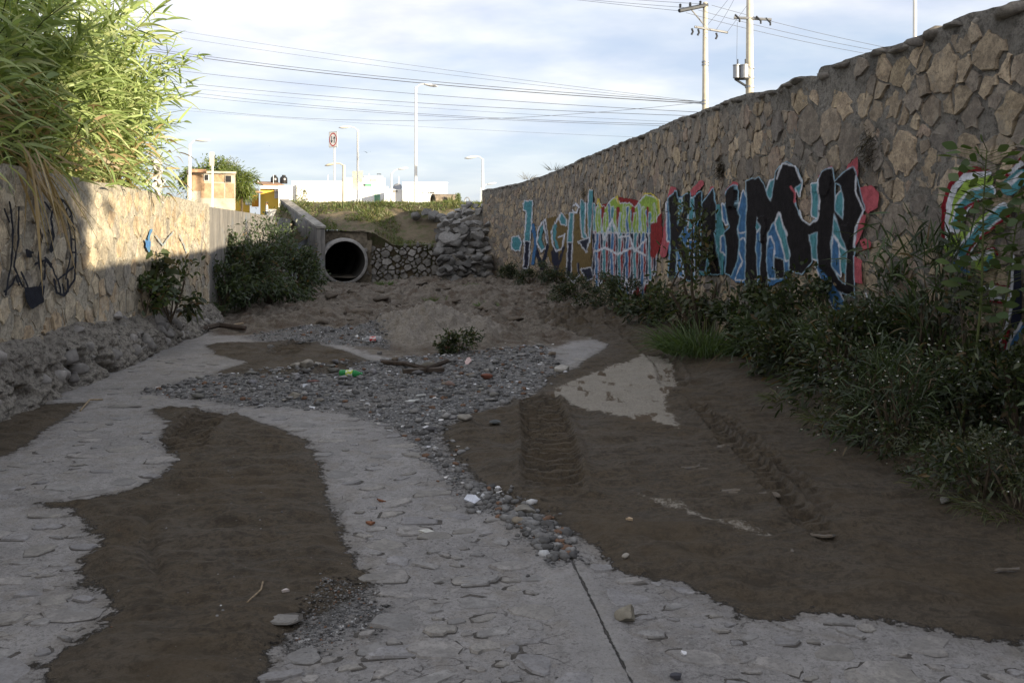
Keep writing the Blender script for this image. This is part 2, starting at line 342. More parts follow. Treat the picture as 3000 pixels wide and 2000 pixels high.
def ground_z(x, y, mk_=None):
    x = np.asarray(x, float); y = np.asarray(y, float)
    s, p, g, d, h = masks(x, y) if mk_ is None else mk_
    z = -0.025 * np.minimum(y, 36)
    strip = sst(-0.03, 0.04, sdpoly(x, y, STRIP))
    z = z + (0.010 * fbm(x * 1.3, y * 1.3, 11, 3) + 0.006 * fbm(x * 6, y * 6, 12, 3)) * (1 - 0.7 * strip) + 0.006 * strip + 0.014 * np.exp(-(sdpoly(x, y, STRIP) / 0.03) ** 2) * (0.6 + .5 * fbm(x * 4, y * 4, 19, 2))
    S_ = sst(-0.01, 0.16, s)
    z = z + S_ * (0.030 + 0.026 * fbm(x * 1.8, y * 2.4, 21, 4) + 0.034 * fbm(x * 3.0, y * 8, 5, 4) - 0.030 * np.abs(fbm(x * 4.5, y * 7, 13, 4)) + 0.014 * np.sin(y * 15 + 9 * fbm(x * 1.1, y * 1.4, 8, 3) + x * 3) * sst(-.1, .4, fbm(x * .9, y * .9, 9, 2)) + 0.008 * fbm(x * 13, y * 13, 6, 3))
    z = z + sst(-0.05, 0.25, g) * (0.012 + 0.012 * fbm(x * 9, y * 9, 31, 3))
    z = z + sst(0, 0.2, p) * 0.012
    D_ = sst(-0.3, 1.2, d) * sst(9.5, 14, y)
    z = z + D_ * (0.17 * fbm(x * 0.9, y * 0.7, 41, 4, 0.6) + 0.26 * np.abs(fbm(x * 2.3, y * 1.9, 43, 5, 0.65)) - 0.05)
    H_ = sst(0, 1, np.clip(h * 1.35, 0, 1))
    z = z + H_ * (0.34 + 0.26 * fbm(x * 1.5, y * 1.5, 45, 6, 0.62) - 0.12 * np.abs(fbm(x * 4, y * 2.2, 46, 4)) + 0.20 * np.abs(fbm(x * 4, y * 4, 47, 5, .65)))
    far = sst(20, 31, y) * sst(-9, -6.8, x)
    rid = sst(21, 25, y) * (0.20 + 0.24 * fbm(x * 0.8, y * 0.8, 51, 4, 0.6)) * sst(-5.9, -4.2, x - 0.06 * (y - 24))
    z = z + rid * 1.1 + far * 0.03
    for pts, hw, dep, per in TRACKS:
        t, l, T = track_coord(x, y, pts); a = np.abs(t) / hw
        inn = 1 - sst(0.9, 1.1, a); end = sst(0, 0.4, l) * (1 - sst(T - 0.9, T, l)) * (l > 0) * (l < T)
        l = l + .008 * fbm(x * 6, y * 6, 33, 3); a = a + .10 * fbm(x * 7, y * 7, 34, 3); lug = 0.5 + 0.5 * np.sin((l / per + 0.45 * a) * 2 * math.pi); inn = inn * (0.75 + .35 * fbm(x * 2.2, y * 2.2, 35, 3))
        z = z - inn * end * dep * 2.5 * (0.15 + 0.95 * sst(0.35, 0.65, lug)) + end * np.exp(-((a - 1.18) / 0.16) ** 2) * dep * 0.9
    gt, gl, GT = track_coord(x, y, GROOVE)
    z = z - 0.035 * np.exp(-(gt / 0.03) ** 2) * sst(0, 0.1, gl) * (gl < GT)
    z = z + 0.02 * sst(0.0, 0.5, gt) * np.exp(-(gt / 0.5) ** 2) * sst(0, 0.2, gl) * (gl < GT)
    # silt banked against the vegetated right side
    z = z + 0.10 * sst(2.3, 3.2, x + 0.085 * (y - 6)) * sst(3, 5, y)
    return z
rows = [0.9]
while rows[-1] < 36.5: rows.append(rows[-1] + max(0.010, 0.0042 * rows[-1]))
gy = np.array(rows); gx = np.arange(-9.6, 5.6, 0.027)
GX, GY = np.meshgrid(gx, gy); fx_, fy_ = GX.ravel(), GY.ravel()
gm = masks(fx_, fy_); GZ = ground_z(fx_, fy_, gm)
nx, ny = len(gx), len(gy); idx = np.arange(nx * ny).reshape(ny, nx)
Q = np.stack([idx[:-1, :-1], idx[:-1, 1:], idx[1:, 1:], idx[1:, :-1]], -1).reshape(-1, 4)
# leave out what lies behind the two walls
qx = fx_[Q[:, 0]]; qy = fy_[Q[:, 0]]
keep = (qx > -4.3 - 0.17 * qy - 1.2) & (qx < 5.4 - 0.085 * qy)
crk, crl, crT = track_coord(fx_, fy_, CRACK)
k = MT('channel_bed')
s_, p_, g_, d_, h_ = (k.attr(a, True) for a in ('sand', 'pale', 'gravel', 'dirt', 'heap'))
n1 = k.noise(2.1, 7, 0.62); n2 = k.noise(14, 7, 0.68); n3 = k.noise(60, 5, 0.7); n4 = k.noise(5, 6, 0.65); n5 = k.noise(170, 3, 0.7); n6 = k.noise(28, 6, 0.75)
con = k.mix(k.ramp(n1, 0.3, 0.7), (0.235, 0.224, 0.218), (0.325, 0.31, 0.30))
con = k.mix(k.ramp(n2, 0.49, 0.60, 0, 0.45), con, (0.15, 0.142, 0.134))
con = k.mix(k.ramp(n3, 0.52, 0.62, 0, 0.6), con, (0.10, 0.094, 0.087))
con = k.mix(k.ramp(n4, 0.5, 0.62, 0, 0.45), con, (0.22, 0.195, 0.165))
wv_ = k.n('ShaderNodeVectorMath', operation='ADD'); nn_ = k.n('ShaderNodeTexNoise'); nn_.inputs['Scale'].default_value = 5.0; nn_.inputs['Detail'].default_value = 4; k.L(k.pos, nn_.inputs['Vector'])
sc_ = k.n('ShaderNodeVectorMath', operation='SCALE'); sc_.inputs['Scale'].default_value = 0.16; k.L(nn_.outputs['Color'], sc_.inputs[0]); k.L(k.pos, wv_.inputs[0]); k.L(sc_.outputs[0], wv_.inputs[1])
ve = k.n('ShaderNodeTexVoronoi', feature='DISTANCE_TO_EDGE'); ve.inputs['Scale'].default_value = 6.5; mp_ = k.n('ShaderNodeMapping'); mp_.inputs['Scale'].default_value = (.7, 1.15, 1); k.L(wv_.outputs[0], mp_.inputs[0]); k.L(mp_.outputs[0], ve.inputs['Vector'])
crev = k.math('MULTIPLY', k.ramp(k.math('ADD', ve.outputs[0], k.math('MULTIPLY', k.math('SUBTRACT', n3, .5), .03)), .003, .016, 1, 0), k.ramp(k.noise(4.5, 5, .7), .50, .58))
crev = k.math('MULTIPLY', crev, k.ramp(k.attr('strip', True), -.03, .03, 1, 0.1))
con = k.mix(k.math('MULTIPLY', crev, .55), con, (0.05, 0.045, 0.04))
pit = k.ramp(k.math('ADD', k.voro(24), k.math('MULTIPLY', k.math('SUBTRACT', n6, .5), .5)), .05, .16, 1, 0); pit = k.math('MULTIPLY', pit, k.ramp(k.noise(3.3, 5, .65), .45, .6)); con = k.mix(k.math('MULTIPLY', pit, .85), con, (.045, .041, .037))
con = k.mix(k.ramp(n5, .5, .62, 0, .4), con, (.13, .123, .115)); con = k.mix(k.ramp(n6, .52, .62, 0, .5), con, (.38, .362, .345))
con = k.mix(k.ramp(k.attr('strip', True), -.02, .03, 0, .35), con, (.30, .288, .275))
ck = k.math('ABSOLUTE', k.attr('crack', True)); ckm = k.ramp(k.math('ADD', ck, k.math('MULTIPLY', k.math('SUBTRACT', n2, 0.5), 0.035)), 0.0005, 0.006, 1, 0)
con = k.mix(k.math('MULTIPLY', ckm, .85), con, (0.045, 0.04, 0.035))
edge = k.math('ADD', k.math('MULTIPLY', k.math('SUBTRACT', n2, 0.5), 0.20), k.math('MULTIPLY', k.math('SUBTRACT', n3, 0.5), 0.09))
def msk(a, lo, hi, amp=1.0): return k.ramp(k.math('ADD', a, k.math('MULTIPLY', edge, amp)), lo, hi)
dirt = k.mix(k.ramp(n4, 0.35, 0.65), (0.095, 0.078, 0.060), (0.175, 0.150, 0.122))
dirt = k.mix(k.ramp(n1, 0.45, 0.62), dirt, (0.072, 0.050, 0.033))
heap = k.mix(k.ramp(n2, 0.35, 0.65), (0.19, 0.166, 0.138), (0.27, 0.238, 0.20))
dirt = k.mix(k.ramp(h_, 0.0, 0.25), dirt, heap); dirt = k.mix(k.ramp(n6, .48, .58, 0, .6), dirt, (.055, .045, .035)); dirt = k.mix(k.ramp(n3, .52, .62, 0, .4), dirt, (.25, .225, .19))
gv = k.voro(55, out='Color'); sg = k.n('ShaderNodeSeparateColor'); k.L(gv, sg.inputs[0])
grav = k.mix(k.ramp(sg.outputs[0], 0.1, 0.95), (0.07, 0.07, 0.073), (0.20, 0.195, 0.19))
grav = k.mix(k.ramp(sg.outputs[1], 0.94, 0.97), grav, (0.45, 0.44, 0.43))
sand = k.mix(k.ramp(n1, 0.3, 0.7), (0.054, 0.041, 0.027), (0.076, 0.058, 0.038))
sand = k.mix(k.ramp(n3, 0.5, 0.6, 0, 0.45), sand, (0.106, 0.083, 0.056))
sand = k.mix(k.ramp(k.noise(0.9, 5, 0.6), 0.5, 0.62, 0, 0.5), sand, (0.088, 0.073, 0.057))
sand = k.mix(k.ramp(n5, .5, .6, 0, .35), sand, (.122, .097, .067)); sand = k.mix(k.ramp(n6, .48, .58, 0, .6), sand, (.030, .024, .017)); sand = k.mix(k.ramp(k.noise(9, 6, .7, stretch=(.55, 1.5, 1)), .5, .6, 0, .6), sand, (.036, .028, .019)); sand = k.mix(k.ramp(k.noise(1.3, 5, .6), .5, .64, 0, .5), sand, (.078, .057, .034))
stv = k.voro(4.5, out='Color'); ssp = k.n('ShaderNodeSeparateColor'); k.L(stv, ssp.inputs[0])
pale = k.mix(k.ramp(n3, 0.35, 0.7), (0.20, 0.178, 0.145), (0.29, 0.262, 0.22))
pale = k.mix(k.ramp(k.noise(2.2, 4, 0.6, stretch=(2.6, 0.8, 1)), 0.53, 0.6), pale, (0.085, 0.062, 0.04))
c = k.mix(msk(d_, -0.15, 0.15, 3), con, dirt)
gm_ = k.math('MULTIPLY', msk(g_, -0.10, 0.10, 4.0), k.ramp(k.noise(1.7, 6, .65), .40, .52, .25, .95)); c = k.mix(k.math('MULTIPLY', msk(g_, -0.2, 0.1, 4.0), .5), c, (.13, .118, .105)); c = k.mix(gm_, c, grav)
halo = k.math('MULTIPLY', msk(s_, -0.14, 0.03, 1.6), 0.45); c = k.mix(halo, c, k.mix(.5, sand, (.15, .135, .115)))
sm = msk(s_, -0.012, 0.016, 1.25)
c = k.mix(sm, c, sand); pm = msk(p_, -0.02, 0.03, 1.2); c = k.mix(pm, c, pale)
k.col(c)
k.rough(k.mix(sm, (0.93,) * 3, k.mix(k.ramp(n1, 0.35, 0.65), (0.75,) * 3, (0.92,) * 3)))
b1 = k.bump(k.math('ADD', k.math('MULTIPLY', n2, 0.8), k.math('MULTIPLY', n3, 0.45)), 1.0, 0.03)
b2 = k.bump(k.math('MULTIPLY', sm, 1.0), 0.6, 0.012, b1)
vo = k.math('MULTIPLY', k.ramp(k.voro(45), 0.0, 0.6, 1, 0), msk(g_, -0.05, 0.05, 2.2)); b3 = k.bump(vo, 0.9, 0.02, b2)
b4 = k.bump(k.math('MULTIPLY', ckm, -1.0), 1.0, 0.02, b3)
k.bump(k.math('MULTIPLY', k.math('MULTIPLY', crev, k.math('SUBTRACT', 1.0, sm)), -1.0), 0.6, 0.008, b4)
M['ground'] = k.m
bed = mk('ground', np.stack([fx_, fy_, GZ], 1), Q[keep], M['ground'],
         attrs=dict(strip=np.clip(sdpoly(fx_, fy_, STRIP), -.5, .5), sand=np.clip(gm[0], -.6, .6), pale=np.clip(gm[1], -.6, .6), gravel=np.clip(gm[2], -.6, .6), dirt=np.clip(gm[3], -2, 2), heap=np.clip(gm[4], -1, 1),
                    crack=np.where((crl > 0.05) & (crl < crT * 0.99), np.clip(crk, -.5, .5), 0.5)), smooth=True)
tag(bed, 'cobbled concrete channel bed with wet brown sand and gravel', 'ground', kind='structure')
# near continuation of the bed behind the viewer
b0 = MB().add([(-9, -8, -0.03), (5.4, -8, -0.03), (5.4, 0.95, -0.045), (-9, 0.95, -0.045)], [(0, 1, 2, 3)]).build('pavement', M['concrete'])
tag(b0, 'plain concrete channel floor running on behind the viewer', 'pavement', kind='structure')

# ---- paving stones set in the concrete: one mesh each
M['joint'] = plain('joint_dirt', (0.07, 0.063, 0.056), 0.97, 0.35, 30, bump=0.6)
k = MT('paving_stone'); t = k.attr('tint')
c = k.mix(k.ramp(k.noise(9, 6, 0.7), 0.3, 0.7), k.mix(1, t, (0.78, 0.78, 0.78), 'MULTIPLY'), k.mix(1, t, (1.18, 1.17, 1.15), 'MULTIPLY'))
c = k.mix(k.ramp(k.noise(60, 6, 0.75), 0.5, 0.6, 0, 0.5), c, (0.11, 0.104, 0.097)); c = k.mix(k.ramp(k.noise(16, 6, 0.7), 0.49, 0.6, 0, 0.5), c, (0.15, 0.142, 0.134))
k.col(c).rough(0.92); k.bump(k.noise(30, 6, 0.7), 0.6, 0.012); M['paver'] = k.m
def place_pavers():
    rg = np.random.default_rng(31); pts = []
    cand = []
    for _ in range(9000):
        u = rg.uniform(-60, 3060); v = rg.uniform(960, 2050) if rg.random() < .75 else rg.uniform(1300, 2050)
        x, y = gp(u, v); cand.append((x, y, u, v))
    C = np.array(cand); s, p, g, d, h = masks(C[:, 0], C[:, 1]); st = sdpoly(C[:, 0], C[:, 1], STRIP)
    ok = (s < -0.05) & (g < -0.03) & (d < -0.1) & (h < 0) & (st < -0.06) & (C[:, 0] > -3.35 - 0.14 * C[:, 1]) & (C[:, 1] < 12)
    C = C[ok]; acc = np.zeros((0, 3))
    for x, y, u, v in C:
        r_ = (0.022 + 0.085 * rg.random() ** 1.5) * (1.0 + 0.05 * y)
        if len(acc) and np.any(np.hypot(acc[:, 0] - x, acc[:, 1] - y) < (acc[:, 2] + r_) * 0.95): continue
        acc = np.vstack([acc, (x, y, r_)])
        if len(acc) >= 300: break
    big = [(1195, 1905, .14, .05), (215, 1800, .13, .06), (1100, 1690, .08, .05), (2600, 1975, .12, .09), (1290, 1845, .07, .05), (1400, 1700, .09, .05), (820, 1825, .07, .05), (1205, 1555, .1, .06), (1260, 1770, .07, .06)]
    zs = ground_z(acc[:, 0], acc[:, 1])
    def paver(x, y, a, b, ang, zc, tint=None):
        n = 13; th = np.arange(n) * 2 * math.pi / n + rg.uniform(-.2, .2, n)
        e = rg.uniform(.55, 1.0); ct, st_ = np.cos(th), np.sin(th); rr = rg.uniform(0.84, 1.12, n) * (1 + .16 * np.cos(2 * th + rg.uniform(0, 6)) + .12 * np.cos(3 * th + rg.uniform(0, 6)))
        ca, sa = math.cos(ang), math.sin(ang); px = np.sign(ct) * np.abs(ct) ** e * a * rr; py = np.sign(st_) * np.abs(st_) ** e * b * rr; X = px * ca - py * sa; Y = px * sa + py * ca
        off = rg.uniform(-0.012, 0.012, 2); gap = rg.uniform(0.0, 0.011) ; up = rg.uniform(0.0, 0.005); tl = rg.normal(0, .03, 2)
        g = gap + rg.uniform(-.006, .008, n); r0 = np.hypot(X, Y) + 1e-6
        V = [(X[i] * (1 + g[i] / r0[i]) + off[0], Y[i] * (1 + g[i] / r0[i]) + off[1], -0.003 - 0.025 * Y[i]) for i in range(n)]
        V += [(X[i] * 1.0, Y[i] * 1.0, -0.003 - 0.025 * Y[i]) for i in range(n)]
        V += [(X[i] * 0.925, Y[i] * 0.925, up + rg.uniform(-.002, .002) + X[i] * tl[0] + Y[i] * tl[1] - 0.025 * Y[i]) for i in range(n)]
        V += [(0, 0, up + rg.uniform(0.0, 0.003))]
        Fc = [(i, (i + 1) % n, n + (i + 1) % n, n + i) for i in range(n)] + [(n + i, n + (i + 1) % n, 2 * n + (i + 1) % n, 2 * n + i) for i in range(n)] + [(2 * n + i, 2 * n + (i + 1) % n, 3 * n) for i in range(n)]
        o = mk('paving_stone', np.array(V), Fc, [M['paver'], M['joint']], bed)
        o.location = (x, y, zc + 0.003)
        for i in range(n): o.data.polygons[i].material_index = 1
        q = rg.uniform(0.82, 1.1); tint_attr(o, tint or tuple(np.array([(.25, .237, .225), (.235, .228, .23), (.235, .222, .205), (.225, .218, .212)][rg.integers(4)]) * q))
    for (x, y, r_), zc in zip(acc, zs): paver(x, y, r_, r_ * rg.uniform(0.4, 0.85), rg.uniform(-0.6, 0.6), zc)
    for u, v, a, b in big:
        x, y = gp(u, v); paver(x, y, a, b, rg.uniform(-.2, .2), float(ground_z(x, y)))
    # stones whose tops show through the film of wet sand
    for u, v, wp in ((2024,1371,60),(2060,1392,45),(1917,1300,50),(2137,1443,70),(2160,1460,60),(2260,1470,60),(2198,1504,45),(2432,1417,50),(2555,1535,75),(2274,1280,50),(2302,1640,55),(2405,1589,60),(2929,1668,100),(2120,1310,45),(2420,1605,40)):
        x, y = gp(u, v); a = wp / F * y / 2; paver(x, y, a, a * .7, rg.uniform(-.3, .3), float(ground_z(x, y)) - .011, (.125, .102, .078))
place_pavers()

# ================================================================== stone walls
class Wall:
    def __init__(s, pts):                               # polyline of the face, smoothed
        P = np.array(pts, float); out = []
        for i in range(len(P) - 1):
            p0 = P[max(i - 1, 0)]; p1 = P[i]; p2 = P[i + 1]; p3 = P[min(i + 2, len(P) - 1)]
            for t in np.linspace(0, 1, 24, endpoint=False):
                out.append(0.5 * (2 * p1 + (p2 - p0) * t + (2 * p0 - 5 * p1 + 4 * p2 - p3) * t * t + (3 * p1 - p0 - 3 * p2 + p3) * t ** 3))
        out.append(P[-1]); s.p = np.array(out); seg = np.hypot(*np.diff(s.p, axis=0).T); s.s = np.concatenate([[0], np.cumsum(seg)]); s.L = s.s[-1]
    def xy(s, q): return np.interp(q, s.s, s.p[:, 0]), np.interp(q, s.s, s.p[:, 1])
    def nrm(s, q, sgn):
        x0, y0 = s.xy(np.clip(np.asarray(q, float) - 0.15, 0, s.L)); x1, y1 = s.xy(np.clip(np.asarray(q, float) + 0.15, 0, s.L)); l = np.hypot(x1 - x0, y1 - y0) + 1e-9
        return sgn * (y1 - y0) / l, -sgn * (x1 - x0) / l
    def pt(s, q, z, off, sgn):
        x, y = s.xy(q); a, b = s.nrm(q, sgn); return np.stack([x + a * off, y + b * off, np.broadcast_to(z, np.shape(x))], -1)
    def from_u(s, u):                                   # wall coordinate and depth where a pixel column meets the wall
        q = np.linspace(0, s.L, 4000); x, y = s.xy(q); yy = np.maximum(y, 0.3); uu = UC + F * x / yy; uu = np.where(y < 0.5, np.nan, uu)
        i = np.nanargmin(np.abs(uu - u)); return q[i], y[i]
RW = Wall([(-1.25, 34.2), (1.2, 28.8), (2.6, 17.8), (3.15, 10.7), (3.75, 6.0), (4.25, 2.0), (4.6, -3.0)]); RS = 1      # normals face the channel
LW = Wall([(-3.45, -3.0), (-3.98, 2.0), (-4.8, 7.9), (-5.65, 13.9), (-5.98, 16.2)]); LS = 1
LW2 = Wall([(-6.18, 16.15), (-7.15, 22.0), (-8.4, 29.5), (-9.3, 34.5)])
for W_, sg_ in ((RW, RS), (LW, LS)):
    a, b = W_.nrm(W_.L * 0.7, sg_); x, y = W_.xy(W_.L * 0.7)
    assert (a > 0) == (sg_ == LS and W_ is LW), (a, sg_)
def profile(W_, pix):
    qs = []; zs = []
    for u, v in pix:
        q, d = W_.from_u(u); qs.append(q); zs.append(CAMZ - (v - VH) / F * d)
    o = np.argsort(qs); return np.array(qs)[o], np.array(zs)[o]
rq, rz_ = profile(RW, [(1420, 556), (1500, 540), (1600, 510), (1700, 466), (1850, 406), (1990, 348), (2100, 308), (2200, 272), (2275, 266), (2290, 246), (2330, 226), (2395, 222), (2405, 196), (2500, 168), (2600, 132), (2680, 106), (2790, 66), (2850, 42), (2920, 22), (2990, 2)])
def rtop(q): return np.interp(q, rq, rz_) + 0.03 * fbm(np.asarray(q) * 2.3, np.asarray(q) * 0, 71, 3)
def voronoi_cells(q0, q1, z0, z1, rmin, rmax, seed, n_try=26000, ztop=None, asp=1.0):
    rg = np.random.default_rng(seed); A = np.zeros((0, 3))
    for t in range(n_try):
        q = rg.uniform(q0, q1); z = rg.uniform(z0, z1); r_ = rmin + (rmax - rmin) * rg.random() ** 1.6 * (1 if t < n_try * .5 else .35)
        if len(A) and np.any(np.hypot((A[:, 0] - q), (A[:, 1] - z) * asp) < 0.86 * (A[:, 2] + r_)): continue
        A = np.vstack([A, (q, z, r_)])
    cells = []
    for i in range(len(A)):
        c = A[i]; d = np.hypot(A[:, 0] - c[0], (A[:, 1] - c[1]) * asp); nb = np.argsort(d)[1:22]
        B = 2.6 * c[2]; poly = [(-B, -B), (B, -B), (B, B), (-B, B)]
        for j in nb:
            v = A[j, :2] - c[:2]; L = np.hypot(*v); n = v / L; m = (L * L + c[2] ** 2 - A[j, 2] ** 2) / (2 * L); new = []
            for a in range(len(poly)):
                p, q_ = poly[a], poly[(a + 1) % len(poly)]; dp = p[0] * n[0] + p[1] * n[1] - m; dq = q_[0] * n[0] + q_[1] * n[1] - m
                if dp <= 0: new.append(p)
                if dp * dq < 0:
                    t = dp / (dp - dq); new.append((p[0] + (q_[0] - p[0]) * t, p[1] + (q_[1] - p[1]) * t))
            poly = new
            if len(poly) < 3: break
        if len(poly) >= 3: cells.append((c[:2], np.array(poly)))
    return cells
def stone_rings(cell, joint, rg, cut=0.085, keep=None):
    c, P = cell; cen = P.mean(0); P = P - cen; r_ = np.hypot(*P.T).mean(); f = max(0.35, 1 - joint / r_)
    P = P * f; out = []
    n = len(P)
    for i in range(n):
        a, b = P[i], P[(i + 1) % n]; L = np.hypot(*(b - a))
        if L < 0.03: out.append((a + b) / 2); continue
        k1 = rg.uniform(0.6, 1.4) * cut
        out.append(a + (b - a) * k1)
        if L > 0.16: out.append(a + (b - a) * 0.5 + rg.normal(0, 0.010, 2))
        out.append(a + (b - a) * (1 - rg.uniform(0.6, 1.4) * cut))
    Q_ = np.array(out) + rg.normal(0, 0.013, (len(out), 2))
    return c + cen, Q_, r_ * f
def build_stones(W_, sg, parent, cells, mat, tints, joint, proud, seed, n_obj, name_rest, visible, zlim=None, relief=None, label_rest=None):
    rg = np.random.default_rng(seed); items = []
    for cell in cells:
        j = rg.uniform(*joint); c, Q_, r_ = stone_rings(cell, j, rg)
        if len(Q_) < 5 or r_ < 0.035 or rg.random() < .07: continue
        if zlim is not None and c[1] + Q_[:, 1].max() > zlim(c[0]) - 0.02: continue
        h = rg.uniform(*proud); n = len(Q_); slope = rg.normal(0, 0.05, 2)
        q = c[0] + Q_[:, 0]; z = c[1] + Q_[:, 1]
        if q.min() < 0.02 or q.max() > W_.L - 0.02: continue
        ins = rg.uniform(0.91, 0.965); tilt = (Q_ * ins) @ slope
        V = np.concatenate([W_.pt(q, z, -0.03, sg), W_.pt(c[0] + Q_[:, 0] * 0.985, c[1] + Q_[:, 1] * 0.985, h * 0.55, sg),
                            W_.pt(c[0] + Q_[:, 0] * ins, c[1] + Q_[:, 1] * ins, h + tilt + rg.normal(0, 0.003, n), sg), W_.pt(np.array([c[0]]), c[1], h + rg.uniform(-.002, .006), sg)])
        Fc = []
        for lv in range(2): Fc += [(lv * n + i, lv * n + (i + 1) % n, (lv + 1) * n + (i + 1) % n, (lv + 1) * n + i) for i in range(n)]
        Fc += [(2 * n + i, 2 * n + (i + 1) % n, 3 * n) for i in range(n)]
        if sg < 0: pass
        t = np.array(tints[rg.integers(len(tints))]) * rg.uniform(0.8, 1.15) * (np.array([1.58, 1.55, 1.54]) if W_ is RW else 1.2)
        o = W_.pt(np.array([c[0]]), c[1], 0, sg)[0]
        px = UC + F * V[:, 0] / np.maximum(V[:, 1], .3); py = VH + F * (CAMZ - V[:, 2]) / np.maximum(V[:, 1], .3)
        area = (px.max() - px.min()) * (py.max() - py.min()) if V[:, 1].min() > 0.8 and px.max() > 0 and px.min() < 3000 and py.max() > 0 and py.min() < 2000 else 0
        if not visible(px.mean(), py.mean()): area *= 0.05
        items.append((area, o, V, Fc, t, c, Q_, h))
        if relief is not None: relief.append((c, Q_, h + np.abs(tilt).max() + 0.008))
    items.sort(key=lambda a: -a[0])
    for a, o, V, Fc, t, *_ in items[:n_obj]:
        if a <= 0: continue
        s_ = mk('stone', V, Fc, mat, parent, o); tint_attr(s_, t)
    rest = [it for i, it in enumerate(items) if i >= n_obj or it[0] <= 0]
    if rest:
        VV = []; FF = []; TT = []; b = 0
        for a, o, V, Fc, t, *_ in rest:
            VV.append(V); FF += [tuple(i + b for i in f) for f in Fc]; TT.append(np.tile(t, (len(V), 1))); b += len(V)
        r_ = mk(name_rest, np.concatenate(VV), FF, mat, parent, attrs=dict(tint=np.concatenate(TT))); r_['kind'] = 'stuff'
    return items
def wall_core(name, W_, sg, zbot, ztop, thick, mat, amp, seed, step=0.05):
    nq = int(W_.L / step) + 1; q = np.linspace(0, W_.L, nq); nz = int(3.4 / step) if W_ is RW else int(2.6 / step)
    tz = np.linspace(0, 1, nz); QQ, TZ = np.meshgrid(q, tz); zt = np.broadcast_to(ztop(q), QQ.shape); zb = np.broadcast_to(zbot(q), QQ.shape); Z = zb + (zt - zb) * TZ
    off = amp * (fbm(QQ * 5, Z * 5, seed, 4, 0.6) + 0.6 * fbm(QQ * 15, Z * 15, seed + 5, 2)) - (-0.002 if W_ is RW else 0.004)
    V = W_.pt(QQ.ravel(), Z.ravel(), off.ravel(), sg); id_ = np.arange(nq * nz).reshape(nz, nq)
    Fc = np.stack([id_[:-1, :-1], id_[:-1, 1:], id_[1:, 1:], id_[1:, :-1]], -1).reshape(-1, 4)
    # top, back and ends
    bk_t = W_.pt(q, ztop(q) - 0.02, -thick, sg); bk_b = W_.pt(q, zbot(q), -thick, sg); n0 = len(V)
    V = np.concatenate([V, bk_t, bk_b]); it = np.arange(nq) + n0; ib = it + nq; top = id_[-1]; bot = id_[0]
    ex = [np.stack([top[:-1], top[1:], it[1:], it[:-1]], -1), np.stack([it[:-1], it[1:], ib[1:], ib[:-1]], -1)]
    e0 = [[id_[i, 0], id_[i + 1, 0], it[0], it[0]] for i in ()]
    Fc = np.concatenate([Fc] + ex)
    Fl = [tuple(f) for f in Fc.tolist()]
    Fl.append(tuple(int(a) for a in list(id_[:, 0]) + [it[0], ib[0]])); Fl.append(tuple(int(a) for a in list(id_[:, -1])[::-1] + [ib[-1], it[-1]]))
    return mk(name, V, Fl, mat, smooth=False)
rwall = wall_core('stone_wall', RW, RS, lambda q: np.interp(q, [0, RW.L], [-1.1, -0.25]) + 0 * np.asarray(q), rtop, 0.55, M['mortar'], 0.021, 81, 0.036)
tag(rwall, 'tall tan rubble stone wall covered in colourful graffiti', 'wall')
TINT_R = [(0.205, 0.168, 0.122), (0.185, 0.155, 0.118), (0.165, 0.138, 0.108), (0.135, 0.118, 0.1), (0.22, 0.18, 0.125), (0.175, 0.138, 0.11), (0.115, 0.104, 0.094), (0.235, 0.19, 0.138), (0.2, 0.165, 0.12), (0.15, 0.13, 0.108)]
RELIEF = []
cells = voronoi_cells(0, 34.5, -0.8, 3.6, 0.055, 0.25, 91, 42000, asp=0.85)
build_stones(RW, RS, rwall, cells, M['stone'], TINT_R, (0.000, 0.034), (0.004, 0.026), 92, 300, 'remaining_stones', lambda u, v: True, rtop, RELIEF)
# rocks laid along the crest of the wall
ICO = None
def ico(sub):
    import bmesh
    bm = bmesh.new(); bmesh.ops.create_icosphere(bm, subdivisions=sub, radius=1.0)
    V = np.array([v.co[:] for v in bm.verts]); Fc = np.array([[v.index for v in f.verts] for f in bm.faces]); bm.free(); return V, Fc
ICO1, ICO2, ICO3 = ico(1), ico(2), ico(3)
def rock_geo(size, seed, sub=2, rough=0.22, planes=7):
    rg = np.random.default_rng(seed); V, Fc = (ICO1, ICO2, ICO3)[sub - 1]; V = V.copy()
    for _ in range(planes):                             # knock flat facets off
        n = rg.normal(size=3); n /= np.linalg.norm(n); d = rg.uniform(0.34, 0.66) if planes < 9 else rg.uniform(0.5, 0.85); t = V @ n
        V = np.where((t > d)[:, None], V - np.outer(t - d, n), V)
    V = V * (1 + rough * 0.5 * fbm(V[:, 0] * 2 + seed, V[:, 1] * 2 + V[:, 2] * 1.7, seed, 3))[:, None]
    return V * np.array(size) / 2, Fc
def rock(name, loc, size, seed, col, parent=None, sub=2, rz=None, sink=0.25, mat=None, rot=None):
    V, Fc = rock_geo(size, seed, sub, .3 if name in ('crest_rock', 'dirt_clod', 'footing_rock') else .22, 7); a = random.Random(seed).uniform(0, 6.28) if rz is None else rz
    c, s_ = math.cos(a), math.sin(a); V = np.stack([V[:, 0] * c - V[:, 1] * s_, V[:, 0] * s_ + V[:, 1] * c, V[:, 2]], 1)
    if rot is not None: V = V @ np.array(rot).T
    o = mk(name, V, Fc, mat or M['rock'], parent); L = Vector(loc)
    if parent is not None: L = L - Vector(parent.location)
    o.location = (L.x, L.y, L.z + size[2] * (0.5 - sink)); tint_attr(o, col); return o
